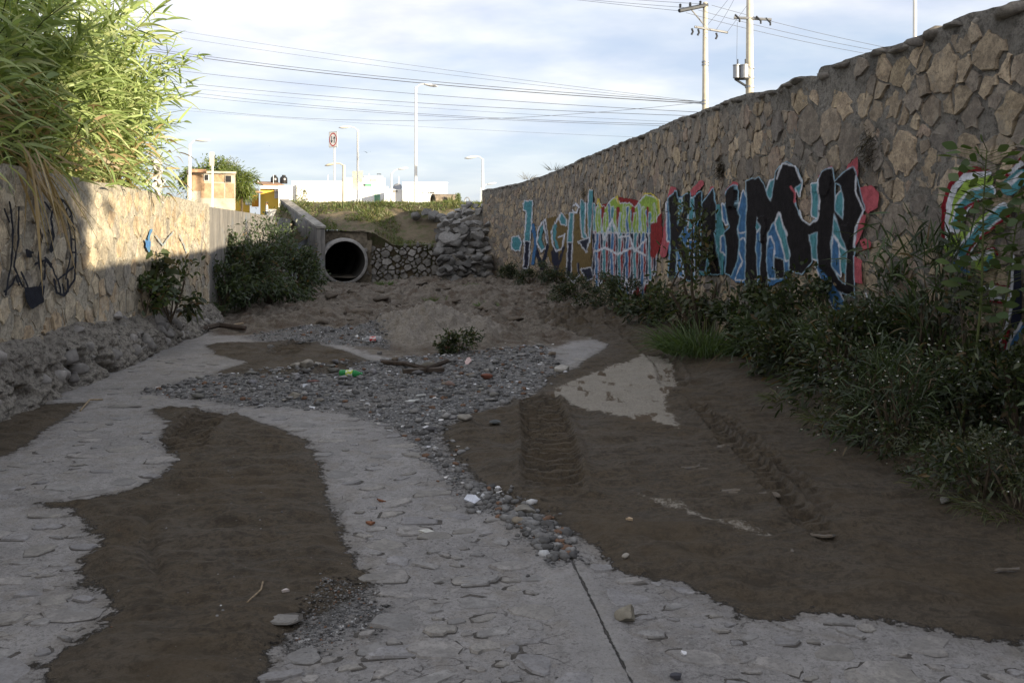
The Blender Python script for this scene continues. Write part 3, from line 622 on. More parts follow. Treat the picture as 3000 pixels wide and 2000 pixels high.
# ---- rocks along the crest of the tall wall
q = 0.25; rr = random.Random(5); n_c = 0
while q < RW.L - 3.5:
    l = rr.uniform(0.22, 0.55); x, y = RW.xy(q + l / 2); a, b = RW.nrm(q + l / 2, RS); ang = math.atan2(b, a) + math.pi / 2
    g = rr.uniform(0.10, 0.19)
    rock('crest_rock', (x - a * 0.13, y - b * 0.13, float(rtop(q + l / 2)) - 0.05), (l * 1.1, 0.5, rr.uniform(0.09, 0.2)), 500 + n_c, (g * 1.1, g, g * 0.9), rwall, rz=ang, sink=0.55, mat=M['stone'])
    q += l * 0.86; n_c += 1

# ---- graffiti: a paint film laid over stones and mortar, painted shape by shape
def relief_grid(W_, rel, z0, z1, st=0.02):
    nq = int(W_.L / st) + 1; nz = int((z1 - z0) / st) + 1; Hh = np.full((nz, nq), 0.036)
    for c, Q_, h in rel:
        q0, q1 = c[0] + Q_[:, 0].min() - .02, c[0] + Q_[:, 0].max() + .02; a0, a1 = c[1] + Q_[:, 1].min() - .02, c[1] + Q_[:, 1].max() + .02
        i0, i1 = max(int(q0 / st), 0), min(int(q1 / st) + 2, nq); k0, k1 = max(int((a0 - z0) / st), 0), min(int((a1 - z0) / st) + 2, nz)
        if i1 <= i0 or k1 <= k0: continue
        gq, gz = np.meshgrid(np.arange(i0, i1) * st - c[0], np.arange(k0, k1) * st + z0 - c[1])
        m = inpoly(gq, gz, Q_ * 1.06) ; Hh[k0:k1, i0:i1] = np.where(m, np.maximum(Hh[k0:k1, i0:i1], h), Hh[k0:k1, i0:i1])
    return Hh
def paint_film(W_, sg, Hh, z0, shapes, u0, u1, v0, v1, parent, label, seed, du=1.6, dz=0.011, wear=0.10, st=0.02):
    us = np.arange(u0, u1, du); qs = []
    q = np.linspace(0, W_.L, 6000); x, y = W_.xy(q); uu = UC + F * x / np.maximum(y, .3); ok = y > 1.5; q, uu, yy = q[ok], uu[ok], y[ok]
    o = np.argsort(uu); qs = np.interp(us, uu[o], q[o]); ds = np.interp(us, uu[o], yy[o])
    zlo = (CAMZ - (v1 - VH) / F * ds).min(); zhi = (CAMZ - (v0 - VH) / F * ds).max(); zs = np.arange(zlo, zhi, dz)
    QQ, ZZ = np.meshgrid(qs, zs); DD = np.broadcast_to(ds, QQ.shape); U = np.broadcast_to(us, QQ.shape); Vv = VH + (CAMZ - ZZ) * F / DD
    wu = U + 3.0 * fbm(QQ * 9, ZZ * 9, seed, 3) + 0.7 * fbm(QQ * 40, ZZ * 40, seed + 5, 2); wv = Vv + 3.6 * fbm(QQ * 9 + 40, ZZ * 9, seed + 3, 3) + 0.7 * fbm(QQ * 40, ZZ * 40 + 9, seed + 6, 2)
    col = np.zeros(QQ.shape + (3,)); al = np.zeros(QQ.shape)
    for kind, c, wd, pts in shapes:
        P = np.array(pts, float); pad = wd + 4
        bb = (wu > P[:, 0].min() - pad) & (wu < P[:, 0].max() + pad) & (wv > P[:, 1].min() - pad) & (wv < P[:, 1].max() + pad)
        if not bb.any(): continue
        a, b = wu[bb], wv[bb]
        sd_ = sdpoly(a, b, P) if kind == 'p' else wd / 2 - dline(a, b, P)
        m = sst(-2.2, 1.6, sd_); col[bb] = col[bb] * (1 - m[:, None]) + np.array(c) * m[:, None]; al[bb] = np.maximum(al[bb], m)
    cv = np.where(al > .02, al, 0); col = np.where((al > .02)[..., None], col / np.maximum(al, .35)[..., None] * np.where(al < .35, al / .35, 1)[..., None], col); col = np.where((al > .35)[..., None] & (al < .98)[..., None], col, col)
    al = np.clip(cv - wear * 2.0 * sst(.15, .6, fbm(QQ * 7, ZZ * 7, seed + 9, 4)), 0, 1)
    iq = np.clip((QQ / st).astype(int), 0, Hh.shape[1] - 1); iz = np.clip(((ZZ - z0) / st).astype(int), 0, Hh.shape[0] - 1); h = Hh[iz, iq] + 0.004
    V = W_.pt(QQ.ravel(), ZZ.ravel(), h.ravel(), sg); nq, nz = len(qs), len(zs); id_ = np.arange(nq * nz).reshape(nz, nq); A = al > 0.04
    fm = (A[:-1, :-1] | A[:-1, 1:] | A[1:, 1:] | A[1:, :-1]).ravel(); Fc = np.stack([id_[:-1, :-1], id_[:-1, 1:], id_[1:, 1:], id_[1:, :-1]], -1).reshape(-1, 4)[fm]
    used = np.unique(Fc); mp = np.zeros(nq * nz, int); mp[used] = np.arange(len(used))
    ob = mk('graffiti', V[used], mp[Fc], M['paint'], parent, attrs=dict(tint=col.reshape(-1, 3)[used], cover=al.ravel()[used])); ob['label'] = label
    return ob
def Z_(pts, o, k): return [(o[0] + a * k, o[1] + b * k) for a, b in pts]
BLK = (0.014, 0.012, 0.013); WHT = (0.50, 0.51, 0.55); TEAL = (0.07, 0.21, 0.24); BLU = (0.05, 0.13, 0.26); NAVY = (0.018, 0.02, 0.035); GRN = (0.23, 0.33, 0.06); REDC = (0.20, 0.022, 0.022); PINK = (0.36, 0.085, 0.10); OCH = (0.13, 0.09, 0.035); LBLU = (0.22, 0.36, 0.45); YEL = (0.5, 0.4, 0.08); MAR = (0.16, 0.012, 0.018)
def letters(o, k, blacks, fills, extra_under=(), extra_over=(), halo=22, white=10):
    sh = [(kd, c, w_ * k, Z_(p, o, k)) for kd, c, w_, p in extra_under]
    for w_, p in blacks: sh.append(('s', LBLU, (w_ * 1.22 + halo * .8) * k, Z_(p, o, k)))
    for c, p in fills: sh.append(('s', WHT, white * 2 * k, Z_(p + [p[0]], o, k))); sh.append(('p', c, 0, Z_(p, o, k)))
    for w_, p in blacks: sh.append(('s', BLK, w_ * 1.22 * k, Z_(p, o, k)))
    return sh + [(kd, c, w_ * k, Z_(p, o, k)) for kd, c, w_, p in extra_over]
HR = relief_grid(RW, RELIEF, -1.0, 3.8)
o5, k5 = (1900, 350), 0.4144
shC = letters(o5, k5, [],
 [(BLU, [(145,590),(172,600),(172,870),(150,850)]), (TEAL, [(215,560),(250,560),(245,700),(220,760)]), (TEAL, [(308,560),(340,560),(332,760),(300,780)]), (BLU, [(300,860),(330,860),(336,1120),(312,1100)]), (BLU, [(205,880),(222,880),(262,1110),(240,1110)]),
  (BLU, [(540,600),(575,640),(570,740),(548,700)]), (BLU, [(535,830),(568,820),(565,960),(530,930)]),
  (BLU, [(690,510),(716,560),(720,780),(660,800),(640,700)]), (BLU, [(640,880),(690,840),(716,900),(716,1130),(640,1130),(690,1000)]), (BLU, [(785,820),(820,790),(815,1140),(780,1140)]), (TEAL, [(790,680),(832,740),(800,790),(770,730)]),
  (BLU, [(880,830),(906,880),(916,1120),(870,1120),(855,970)]), (TEAL, [(945,665),(992,800),(1018,990),(1000,1000),(950,820),(915,730)]), (TEAL, [(915,430),(890,560),(852,540),(880,440)]), (TEAL, [(1060,340),(1106,440),(1092,540),(1060,480)]),
  (TEAL, [(1180,460),(1226,450),(1222,700),(1185,680)]), (TEAL, [(1170,780),(1226,750),(1222,990),(1190,980),(1165,900)]), (TEAL, [(1360,540),(1402,500),(1392,690),(1340,640)]), (TEAL, [(1330,690),(1442,880),(1472,950),(1400,900),(1330,800)]), (BLU, [(1330,830),(1372,900),(1378,1110),(1320,1040)]),
  (BLU, [(1210,1030),(1262,1080),(1424,1300),(1424,1480),(1388,1480),(1320,1300)])],
 [('p', BLU, 0, [(545,800),(640,690),(720,800),(830,700),(1000,760),(1030,1000),(1000,1120),(880,1180),(640,1150),(560,1080)]), ('p', TEAL, 0, [(390,640),(520,600),(560,800),(545,1100),(380,1100)]), ('s', PINK, 24, [(420,600),(465,490)]), ('p', BLU, 0, [(150,600),(240,540),(390,560),(360,800),(340,1120),(160,1100)]), ('p', TEAL, 0, [(1160,760),(1240,720),(1330,700),(1440,820),(1450,1100),(1330,1060),(1220,1020)]), ('s', PINK, 26, [(560,620),(600,500),(640,460)]), ('s', WHT, 12, [(640,500),(660,690),(640,800)]), ('p', PINK, 0, [(1500,480),(1600,465),(1652,520),(1650,620),(1580,665),(1530,620)]), ('p', PINK, 0, [(1500,660),(1562,680),(1540,800),(1490,900),(1470,800)]), ('p', PINK, 0, [(1470,960),(1535,1000),(1545,1160),(1480,1150)]),
  ('p', PINK, 0, [(1520,860),(1560,840),(1600,870),(1590,920),(1540,920)]), ('p', PINK, 0, [(1230,400),(1320,330),(1335,420),(1240,470)]), ('p', PINK, 0, [(1440,320),(1500,260),(1505,400),(1400,400)]), ('s', PINK, 50, [(120,950),(150,760),(190,500)]), ('s', PINK, 40, [(330,520),(390,450)])],
 [('s', WHT, 9, [(1092,640),(1110,710),(1160,742),(1215,715),(1228,660)]), ('s', WHT, 10, [(1490,400),(1486,500),(1545,640),(1490,760),(1480,900)]), ('s', WHT, 9, [(1225,420),(1230,640)]), ('s', WHT, 10, [(915,730),(945,660),(1000,820)]), ('s', PINK, 14, [(1030,480),(1055,520),(1060,580)]), ('s', WHT, 9, [(930,420),(965,310),(1060,330),(1105,440)]), ('s', WHT, 8, [(1560,1220),(1600,1330)])])
BP = [[(400,600),(440,545),(470,500),(492,620),(482,800),(520,1090),(462,1090),(442,860),(412,1070),(378,1060),(396,800)], [(165,560),(215,510),(224,570),(217,770),(262,640),(272,540),(305,520),(303,640),(268,750),(228,830),(272,900),(302,1010),(338,1130),(288,1130),(250,965),(205,890),(206,1110),(163,1110),(176,850)], [(342,555),(388,515),(385,700),(350,725)],
 [(575,560),(602,500),(635,475),(648,510),(640,640),(662,690),(640,780),(657,860),(642,1000),(602,1100),(568,1085),(577,900),(560,800),(600,760),(575,680),(563,600)],
 [(712,440),(760,425),(802,415),(835,470),(858,545),(897,600),(917,690),(862,800),(852,960),(864,1185),(806,1185),(825,900),(828,760),(782,670),(775,900),(784,1195),(710,1195),(715,780),(722,560)],
 [(888,600),(905,540),(925,380),(965,325),(1005,305),(1075,355),(1104,445),(1050,485),(1057,600),(1092,700),(1142,780),(1164,880),(1178,1000),(1102,1090),(1020,1060),(1028,950),(1000,820),(950,655),(903,725)], [(925,980),(978,1000),(975,1110),(925,1120)],
 [(1228,440),(1262,380),(1318,350),(1340,450),(1337,640),(1320,760),(1307,880),(1314,1040),(1362,1140),(1442,1180),(1485,1245),(1380,1215),(1288,1165),(1228,1050),(1220,900),(1226,700)],
 [(1348,440),(1420,370),(1474,345),(1502,460),(1549,630),(1502,700),(1480,860),(1474,1000),(1486,1250),(1425,1225),(1432,1050),(1440,930),(1400,830),(1340,650),(1402,720),(1412,560),(1390,470)], [(1095,715),(1160,750),(1230,700),(1230,790),(1160,810),(1100,795)]]
bt = [('s', LBLU, 20 * k5, Z_(p + [p[0]], o5, k5)) for p in BP] + [('s', WHT, 9 * k5, Z_(p + [p[0]], o5, k5)) for p in BP[4:]] + [('p', BLK, 0, Z_(p, o5, k5)) for p in BP] + [('s', BLK, 7 * k5, Z_(p + [p[0]], o5, k5)) for p in BP]
no = len(shC) - 8; shC = shC[:no] + bt + shC[no:]
paint_film(RW, RS, HR, -1.0, shC, 1935, 2600, 440, 980, rwall, 'huge black block letters with blue fill and pink glow', 301)
o4, k4 = (1350, 400), 0.3508
fillsB = [(GRN, [(1110,720),(1165,560),(1215,600),(1300,510),(1340,560),(1420,560),(1470,600),(1560,490),(1670,530),(1680,640),(1600,740),(1570,840),(1380,800),(1200,790),(1110,785)])]
underB = [('p', REDC, 0, [(1105,600),(1250,550),(1350,510),(1480,530),(1690,600),(1700,860),(1610,1120),(1530,1360),(1450,1330),(1350,1240),(1130,1190),(1105,820)])]
overB = []
for i in range(17):
    xx = 1122 + i * 32; t_ = 545 + 26 * ((i * 5) % 4); b_ = 1150 + 34 * ((i * 3) % 4) + (90 if 6 < i < 14 else 0); wob_ = 9 * (-1) ** i
    overB += [('s', WHT, 22, [(xx, t_ + 20), (xx + wob_, t_ + 130), (xx + 4, t_ + 240)]), ('s', (TEAL, GRN, LBLU, GRN, BLU)[i % 5], 13, [(xx, t_ + 24), (xx + wob_, t_ + 130), (xx + 4, t_ + 236)])]
    if i % 4 == 2: overB += [('s', REDC, 22, [(xx + 14, t_), (xx + 16, t_ + 150)])]
    overB += [('s', WHT, 27, [(xx, 815), (xx + wob_, 960), (xx - 4, b_)]), ('s', (NAVY, BLU, NAVY, TEAL)[i % 4], 17, [(xx, 818), (xx + wob_, 960), (xx - 4, b_ - 4)])]
overB += [('s', WHT, 16, [(1130,960),(1220,930),(1330,980),(1440,930),(1560,990)]), ('s', WHT, 14, [(1210,860),(1275,690),(1330,840),(1420,830),(1470,960),(1560,860)]), ('s', WHT, 16, [(1360,1290),(1400,1190),(1450,1290),(1500,1200),(1520,1300),(1560,1200)]),
          ('s', YEL, 9, [(1150,560),(1165,520),(1180,600)]), ('s', YEL, 9, [(1295,520),(1320,500),(1335,560)]), ('s', YEL, 10, [(1550,480),(1600,475),(1665,525),(1680,640)]), ('s', YEL, 12, [(1640,780),(1655,900),(1640,1000)]), ('p', REDC, 0, [(1600,740),(1690,700),(1700,860),(1640,1020),(1600,1000)])]
fA = [(TEAL, [(540,540),(602,540),(602,600),(582,880),(545,880),(560,625),(532,612)]), (NAVY, [(548,880),(582,880),(568,1100),(535,1095)]), (TEAL, [(440,850),(490,830),(512,880),(500,950),(440,940),(430,900)]),
      (TEAL, [(850,640),(890,700),(890,740),(850,730),(835,690)]), (NAVY, [(910,880),(940,880),(925,1170),(895,1170)]), (TEAL, [(925,640),(950,640),(938,880),(905,880)]), (TEAL, [(1018,530),(1050,560),(1040,800),(1065,850),(1030,840),(1012,640)]), (TEAL, [(1090,450),(1122,460),(1105,660),(1085,880),(1075,600)]), (NAVY, [(1000,880),(1080,850),(1062,960)]), (NAVY, [(1020,1110),(1100,1100),(1112,1180),(1060,1200)])]
uA = [('p', OCH, 0, [(700,690),(905,650),(1075,640),(1108,760),(1100,1180),(830,1190),(720,960)])]
oA = [('s', WHT, 12, [(715,690),(660,760),(640,880),(680,960),(740,900),(715,700)]), ('s', NAVY, 26, [(640,960),(690,1100)]), ('s', NAVY, 22, [(705,720),(735,900),(690,1090)]), ('s', TEAL, 24, [(690,760),(665,860),(690,930)]), ('s', WHT, 9, [(700,720),(730,890)]),
      ('s', NAVY, 40, [(800,930),(810,1060)]), ('s', WHT, 10, [(880,810),(860,930),(810,960),(775,900),(770,800),(800,720),(850,640)]), ('s', TEAL, 22, [(800,740),(790,850),(820,930)]), ('s', WHT, 9, [(830,840),(880,820)]), ('s', NAVY, 22, [(770,960),(800,1120)]), ('s', NAVY, 20, [(870,930),(815,1110)]), ('s', WHT, 10, [(950,580),(975,560),(995,590),(975,640),(945,620)]), ('s', WHT, 10, [(985,1060),(1000,1160),(950,1220),(920,1180)]), ('s', NAVY, 16, [(990,1060),(1000,1140)]), ('s', BLU, 22, [(612,740),(630,900),(610,1060)])]
paint_film(RW, RS, HR, -1.0, letters(o4, k4, [], fA, uA, oA, white=8), 1495, 1742, 545, 850, rwall, 'teal and navy outlined letters on an ochre patch', 302, du=1.0, wear=0.08)
paint_film(RW, RS, HR, -1.0, letters(o4, k4, [], fillsB, underB, overB, white=8), 1735, 1950, 560, 885, rwall, 'lime green letters over red with striped navy legs', 303, du=1.0, wear=0.06)
o6, k6 = (2400, 300), 0.5102
shD = [(a, c, w_ * k6, Z_(p, o6, k6)) for a, c, w_, p in [
 ('s', MAR, 24, [(735,790),(742,600),(785,470),(855,398),(920,382),(1000,398)]), ('s', WHT, 34, [(765,780),(775,590),(812,490),(872,425),(1000,408)]), ('s', GRN, 62, [(805,690),(838,560),(890,480),(1000,448)]), ('s', WHT, 70, [(815,715),(850,600),(915,528),(1010,508)]), ('s', TEAL, 50, [(818,705),(853,600),(920,532),(1010,512)]),
 ('s', MAR, 16, [(830,690),(870,600),(935,568),(905,610)]), ('p', GRN, 0, [(730,790),(890,720),(950,650),(1095,580),(1110,640),(920,780),(850,890),(760,880)]), ('s', WHT, 80, [(1088,615),(945,735),(842,868)]), ('s', TEAL, 48, [(1085,618),(945,735),(845,865)]), ('s', MAR, 14, [(1115,645),(900,830),(868,892),(1030,838),(1052,872)]),
 ('s', WHT, 26, [(880,905),(1020,855)]), ('p', GRN, 0, [(900,915),(1030,862),(1040,900),(1000,960),(920,960)]), ('s', TEAL, 30, [(1010,890),(985,950)]), ('s', WHT, 28, [(980,1055),(1130,1078)]), ('s', MAR, 10, [(985,1040),(1130,1060)]), ('s', WHT, 26, [(1010,1120),(1130,1130)]), ('s', MAR, 12, [(1010,1140),(1130,1152)]),
 ('p', NAVY, 0, [(1150,960),(1190,960),(1190,1290),(1130,1290)]), ('s', WHT, 15, [(1140,880),(1130,1180),(1100,1300),(1010,1460)]), ('s', BLU, 40, [(1190,1300),(1060,1500)]), ('s', WHT, 18, [(1190,1260),(1090,1430)]), ('s', TEAL, 90, [(1120,490),(1190,430)]), ('s', WHT, 26, [(1110,480),(1190,410)]), ('s', MAR, 20, [(1110,420),(1190,330)]), ('s', WHT, 26, [(1130,400),(1190,350)]), ('p', MAR, 0, [(1130,1300),(1100,1320),(1030,1450),(1090,1440)]), ('s', WHT, 22, [(700,835),(760,790)]), ('s', BLU, 30, [(800,930),(880,980)])]]
paint_film(RW, RS, HR, -1.0, shD, 2745, 3040, 460, 1075, rwall, 'green teal and white swirl letters edged dark red', 304, wear=0.05)

# ---- the low wall on the other side
def ltop(q): return np.interp(q, [0, LW.L * .35, LW.L * .7, LW.L], [2.2, 2.14, 2.06, 1.94]) + 0.02 * fbm(np.asarray(q) * 1.3, np.asarray(q) * 0, 73, 3)
lwall = wall_core('retaining_wall', LW, LS, lambda q: -0.6 + 0 * np.asarray(q), ltop, 0.4, M['plaster'], 0.012, 83)
tag(lwall, 'low cream plastered stone retaining wall under tall reeds', 'wall')
TINT_L = [(0.35, 0.295, 0.215), (0.33, 0.29, 0.225), (0.29, 0.26, 0.21), (0.40, 0.34, 0.25), (0.25, 0.23, 0.2), (0.33, 0.26, 0.18)]
RELL = []
cells = [c_ for c_ in voronoi_cells(0, LW.L, -0.1, 2.2, 0.085, 0.19, 95, 16000, asp=0.8)]
build_stones(LW, LS, lwall, cells, M['stoneL'], TINT_L, (0.006, 0.04), (0.001, 0.010), 96, 260, 'remaining_stones', lambda u, v: True, ltop, RELL)
HL = relief_grid(LW, RELL, -0.7, 2.4)
o8, k8 = (0, 550), 0.4785; CH = (0.022, 0.024, 0.032)
tagL = [(13, [(290,120),(320,60),(370,80),(410,150),(430,250),(442,400),(432,560),(372,662),(322,640),(308,560)]), (11, [(285,190),(300,130),(340,118),(380,160),(402,240),(412,350),(402,450),(380,560)]), (10, [(320,60),(330,120)]), (10, [(360,75),(352,125)]), (10, [(392,115),(372,150)]), (10, [(412,170),(390,190)]), (10, [(425,240),(400,240)]), (10, [(440,330),(410,310)]), (10, [(440,400),(408,390)]),
 (12, [(30,90),(52,250),(42,450),(8,660)]), (12, [(92,120),(85,300),(60,480),(112,610)]), (13, [(105,520),(160,640),(212,710)]), (12, [(190,180),(232,300),(208,420),(232,560),(205,640)]), (14, [(278,380),(302,300),(288,200)]), (11, [(250,430),(300,500),(330,565),(392,520),(432,480)]), (10, [(0,130),(30,210)]), (12, [(190,470),(260,440),(290,470)]), (12, [(140,380),(175,400)]), (10, [(330,560),(350,640)]), (10, [(360,590),(372,660)]), (10, [(390,560),(395,640)]), (11, [(70,540),(90,600)]), (11, [(0,640),(50,590),(60,560)]), (12, [(235,590),(240,690)]), (12, [(215,620),(222,700)]), (11, [(255,440),(245,560)]), (11, [(300,300),(275,260)]), (10, [(250,90),(285,140)])]
shL = [('s', CH, w_ * k8 * 0.85, Z_(p, o8, k8)) for w_, p in tagL] + [('p', CH, 0, Z_(p, o8, k8)) for p in ([(120,615),(250,600),(245,700),(170,745),(135,700)], [(270,380),(290,340),(305,385),(290,400)], [(130,375),(165,395),(170,425),(135,425)])]
paint_film(LW, LS, HL, -0.7, shL, -10, 215, 560, 915, lwall, 'black spray scribble like a ladder-edged arch', 305, du=1.5, dz=0.010, wear=0.07)
shB = [('s', (0.10, 0.22, 0.38), 5, [(418,705),(428,735),(430,690),(437,672)]), ('p', (0.07, 0.17, 0.36), 0, [(418,705),(433,708),(432,722),(420,725)]), ('s', (0.3, 0.34, 0.36), 2.5, [(450,690),(470,720),(500,680)]), ('s', (0.3, 0.34, 0.36), 2.5, [(520,690),(540,740)])]
paint_film(LW, LS, HL, -0.7, shB, 405, 560, 660, 760, lwall, 'faded blue paint smears', 306, du=1.2, wear=0.05)
# the eroded footing that juts out below the stones
nq = 620; q = np.linspace(0, LW.L, nq); nz = 60; TQ, TT_ = np.meshgrid(q, np.linspace(0, 1, nz)); xq, yq = LW.xy(q)
zt = np.interp(q, [0, 9, 12.5, 15, LW.L], [0.52, 0.46, 0.42, 0.2, 0.0]) + 0.07 * fbm(q * 1.7, q * 0, 61, 4); zb = -0.025 * np.maximum(yq, 0) - 0.12
Z = zb + (zt - zb) * TT_; prof = 0.31 * (1 - TT_ ** 2.2)
pit = fbm(TQ * 2.6, Z * 3.2, 62, 5, 0.6)
off = prof + 0.08 * pit + 0.11 * np.abs(fbm(TQ * 5, Z * 6, 66, 4, .65)) + 0.03 * fbm(TQ * 17, Z * 17, 68, 2) - .03 - 0.16 * sst(0.28, 0.55, fbm(TQ * 1.9 + 9, Z * 2.9, 67, 3)) * (TT_ < 0.97) + 0.02
off[-1] = -0.03
V = LW.pt(TQ.ravel(), Z.ravel(), off.ravel(), LS); id_ = np.arange(nq * nz).reshape(nz, nq)
mk('footing', V, np.stack([id_[:-1, :-1], id_[:-1, 1:], id_[1:, 1:], id_[1:, :-1]], -1).reshape(-1, 4), M['footing'], lwall)
rr = random.Random(9)
for i in range(85):
    qq = rr.uniform(6.5, LW.L - 0.3); x, y = LW.xy(qq); a, b = LW.nrm(qq, LS); t = rr.uniform(0.1, 0.95); z0 = -0.025 * y; z = z0 + (float(np.interp(qq, q, zt)) - z0) * t - 0.06
    o_ = 0.31 * (1 - t ** 2.2) - 0.06; s_ = rr.uniform(0.10, 0.34); g = rr.uniform(0.14, 0.29)
    rock('footing_rock', (x + a * o_, y + b * o_, z), (s_ * 1.2, s_, s_ * 0.85), 700 + i, (g, g * 0.94, g * 0.88), lwall, sink=0.0)

# ---- its set-back continuation behind the bushes
lw2 = wall_core('concrete_wall', LW2, 1, lambda q: -1.1 + 0 * np.asarray(q), lambda q: np.interp(q, [0, LW2.L], [1.93, 1.82]) + 0 * np.asarray(q), 0.35, None, 0.008, 84, 0.07)
k = MT('streaked_concrete'); c = k.mix(k.ramp(k.noise(3, 6, 0.65, stretch=(2.5, 2.5, 0.3)), 0.32, 0.68), (0.12, 0.115, 0.11), (0.24, 0.225, 0.205))
k.col(k.mix(k.ramp(k.noise(2, 4), 0.55, 0.7, 0, 0.5), c, (0.15, 0.19, 0.24))); k.bump(k.noise(20, 6, 0.7), 0.7, 0.02)
lw2.data.materials.clear(); lw2.data.materials.append(k.m); M['streak'] = k.m
tag(lw2, 'grey streaked concrete wall set back behind leafy bushes', 'wall')

# ================================================================== culvert end
PC = at(1010, 766, 33.4); PR = 0.915; AX = Vector((-0.36, 0.93, 0.0)).normalized()
ex = Vector((0, 0, 1)).cross(AX).normalized(); PM = Matrix((ex, Vector((0, 0, 1)), AX)).transposed()   # columns: side, up, along
pipe = empty('culvert_pipe', PC - Vector((0, 0, PR)), 'round concrete culvert pipe opening in the embankment', 'pipe')
MB().lathe([(0.83, 0.0), (0.945, 0.0), (0.955, 0.05), (0.955, 0.5), (0.93, 0.55), (0.93, 3.0)], PC, 48, PM).build('outer_shell', M['pipe'], pipe, PC, True)
MB().lathe([(0.83, 0.0), (0.82, 0.03), (0.82, 2.3), (0.835, 2.32), (0.835, 2.38), (0.82, 2.4), (0.82, 4.8), (0.835, 4.82), (0.835, 4.88), (0.82, 4.9), (0.82, 30.0), (0.0, 30.0)], PC, 48, PM).build('inner_wall', M['pipe_in'], pipe, PC, True)
FY = 33.95; ct_ = (FY - PC.y) / AX.y; FCX = PC.x + AX.x * ct_; nR = 64; FV = []; FF = []
for kr in range(5):
    for a in range(nR):
        th_ = a / nR * 2 * math.pi; ca_, sa_ = math.cos(th_), math.sin(th_); ex_, ez_ = FCX + ca_ * 0.95 / AX.y, PC.z + sa_ * 0.95
        tx_ = (-5.82 - FCX) / ca_ if ca_ > 1e-6 else ((-8.7 - FCX) / ca_ if ca_ < -1e-6 else 9); tz_ = (1.36 - PC.z) / sa_ if sa_ > 1e-6 else ((-1.2 - PC.z) / sa_ if sa_ < -1e-6 else 9); to = max(min(tx_, tz_, 1.55 if sa_ > 0 else 9), 1.08)
        f_ = kr / 4; x_ = ex_ + (FCX + ca_ * to - ex_) * f_; z_ = ez_ + (PC.z + sa_ * to - ez_) * f_
        FV.append((x_, FY + 0.34 * max(0, z_ - .5) + 0.05 * float(fbm(np.array(x_ * 3), np.array(z_ * 3), 5, 3)), z_))
    if kr: FF += [((kr - 1) * nR + a, (kr - 1) * nR + (a + 1) % nR, kr * nR + (a + 1) % nR, kr * nR + a) for a in range(nR)]
mk('backfill_face', np.array(FV), FF, plain('backfill', (0.10, 0.083, 0.060), 0.97, 0.5, 5, bump=1.0), pipe, PC)
sv = []; 
for t in np.linspace(0.02, 6, 14):
    for a in np.linspace(-0.75, 0.75, 9):
        rr_ = 0.81; p = PC + PM @ Vector((math.sin(a) * rr_, -math.cos(0.75) * rr_ - 0.04 - 0.03 * math.cos(a * 2) + 0.015 * math.sin(t * 3 + a * 5), t)); sv.append(p)
mk('silt', np.array(sv), [(i * 9 + j, i * 9 + j + 1, i * 9 + j + 10, i * 9 + j + 9) for i in range(13) for j in range(8)], plain('pipe_silt', (0.1, 0.085, 0.065), 0.95, 0.3, 9), pipe, PC)

hw = empty('headwall', (-4.6, 34.0, -0.85), 'rough stacked stone headwall beside the culvert pipe', 'wall')
HY = 34.05
core = MB().hexa([(-5.95, HY + .1, -1.2), (-1.4, HY + .1, -1.2), (-1.4, HY + 1.2, -1.2), (-5.95, HY + 1.2, -1.2)], [(-5.95, HY + .1, 0.72), (-1.4, HY + .1, 0.85), (-1.4, HY + 1.2, 0.95), (-5.95, HY + 1.2, 0.8)])
core.build('core', plain('headwall_soil', (0.14, 0.122, 0.098), 0.97, 0.4, 5, bump=0.9), hw, (-4.6, 34.0, -0.85))
rg = np.random.default_rng(77)
def block_stone(parent, c, sx_, sz_, dep, seed, col, rz=0.0):
    V, Fc = rock_geo((1, 1, 1), seed, 2, 0.12, 4); V = np.sign(V) * np.abs(V / 0.5) ** 0.55 * 0.5      # squarish
    V = V * np.array((sx_, dep, sz_)); cs_, sn = math.cos(rz), math.sin(rz); V = np.stack([V[:, 0] * cs_ - V[:, 1] * sn, V[:, 0] * sn + V[:, 1] * cs_, V[:, 2]], 1)
    o = mk('stone', V, Fc, M['rock'], parent); o.location = Vector(c) - Vector(parent.location); tint_attr(o, col); return o
HWL = Wall([(-2.6, HY + .06), (-4.2, HY + .02), (-6.15, HY + .06)]); rgh = np.random.default_rng(79)
for ic, cell in enumerate(voronoi_cells(0, HWL.L, -1.0, 0.9, 0.10, 0.27, 97, 5000, asp=1.55)):
    c_, Q_, r_ = stone_rings(cell, rgh.uniform(.012, .05), rgh, .12)
    if len(Q_) < 5 or c_[1] + Q_[:, 1].max() > .92 or rgh.random() < .04: continue
    h_ = rgh.uniform(.03, .17); n_ = len(Q_); sl = rgh.normal(0, .14, 2); nr = -1.0
    def P3(k_, off): return np.stack([np.interp(c_[0] + Q_[:, 0] * k_, HWL.s, HWL.p[:, 0]), HY + .06 - off + 0 * Q_[:, 0], c_[1] + Q_[:, 1] * k_], -1)
    V = np.concatenate([P3(1.0, -.15), P3(1.0, h_ * .55), P3(.9, h_ + (Q_ @ sl) + rgh.normal(0, .008, n_)), [[float(np.interp(c_[0], HWL.s, HWL.p[:, 0])), HY + .06 - h_ - .01, c_[1]]]])
    Fc = [(lv * n_ + i, lv * n_ + (i + 1) % n_, (lv + 1) * n_ + (i + 1) % n_, (lv + 1) * n_ + i) for lv in range(2) for i in range(n_)] + [(2 * n_ + i, 2 * n_ + (i + 1) % n_, 3 * n_) for i in range(n_)]
    g = rgh.uniform(.15, .25); o_ = mk('stone', V, Fc, M['rock'], hw, (V[-1][0], V[-1][1], V[-1][2])); tint_attr(o_, (g, g * .94, g * .86))
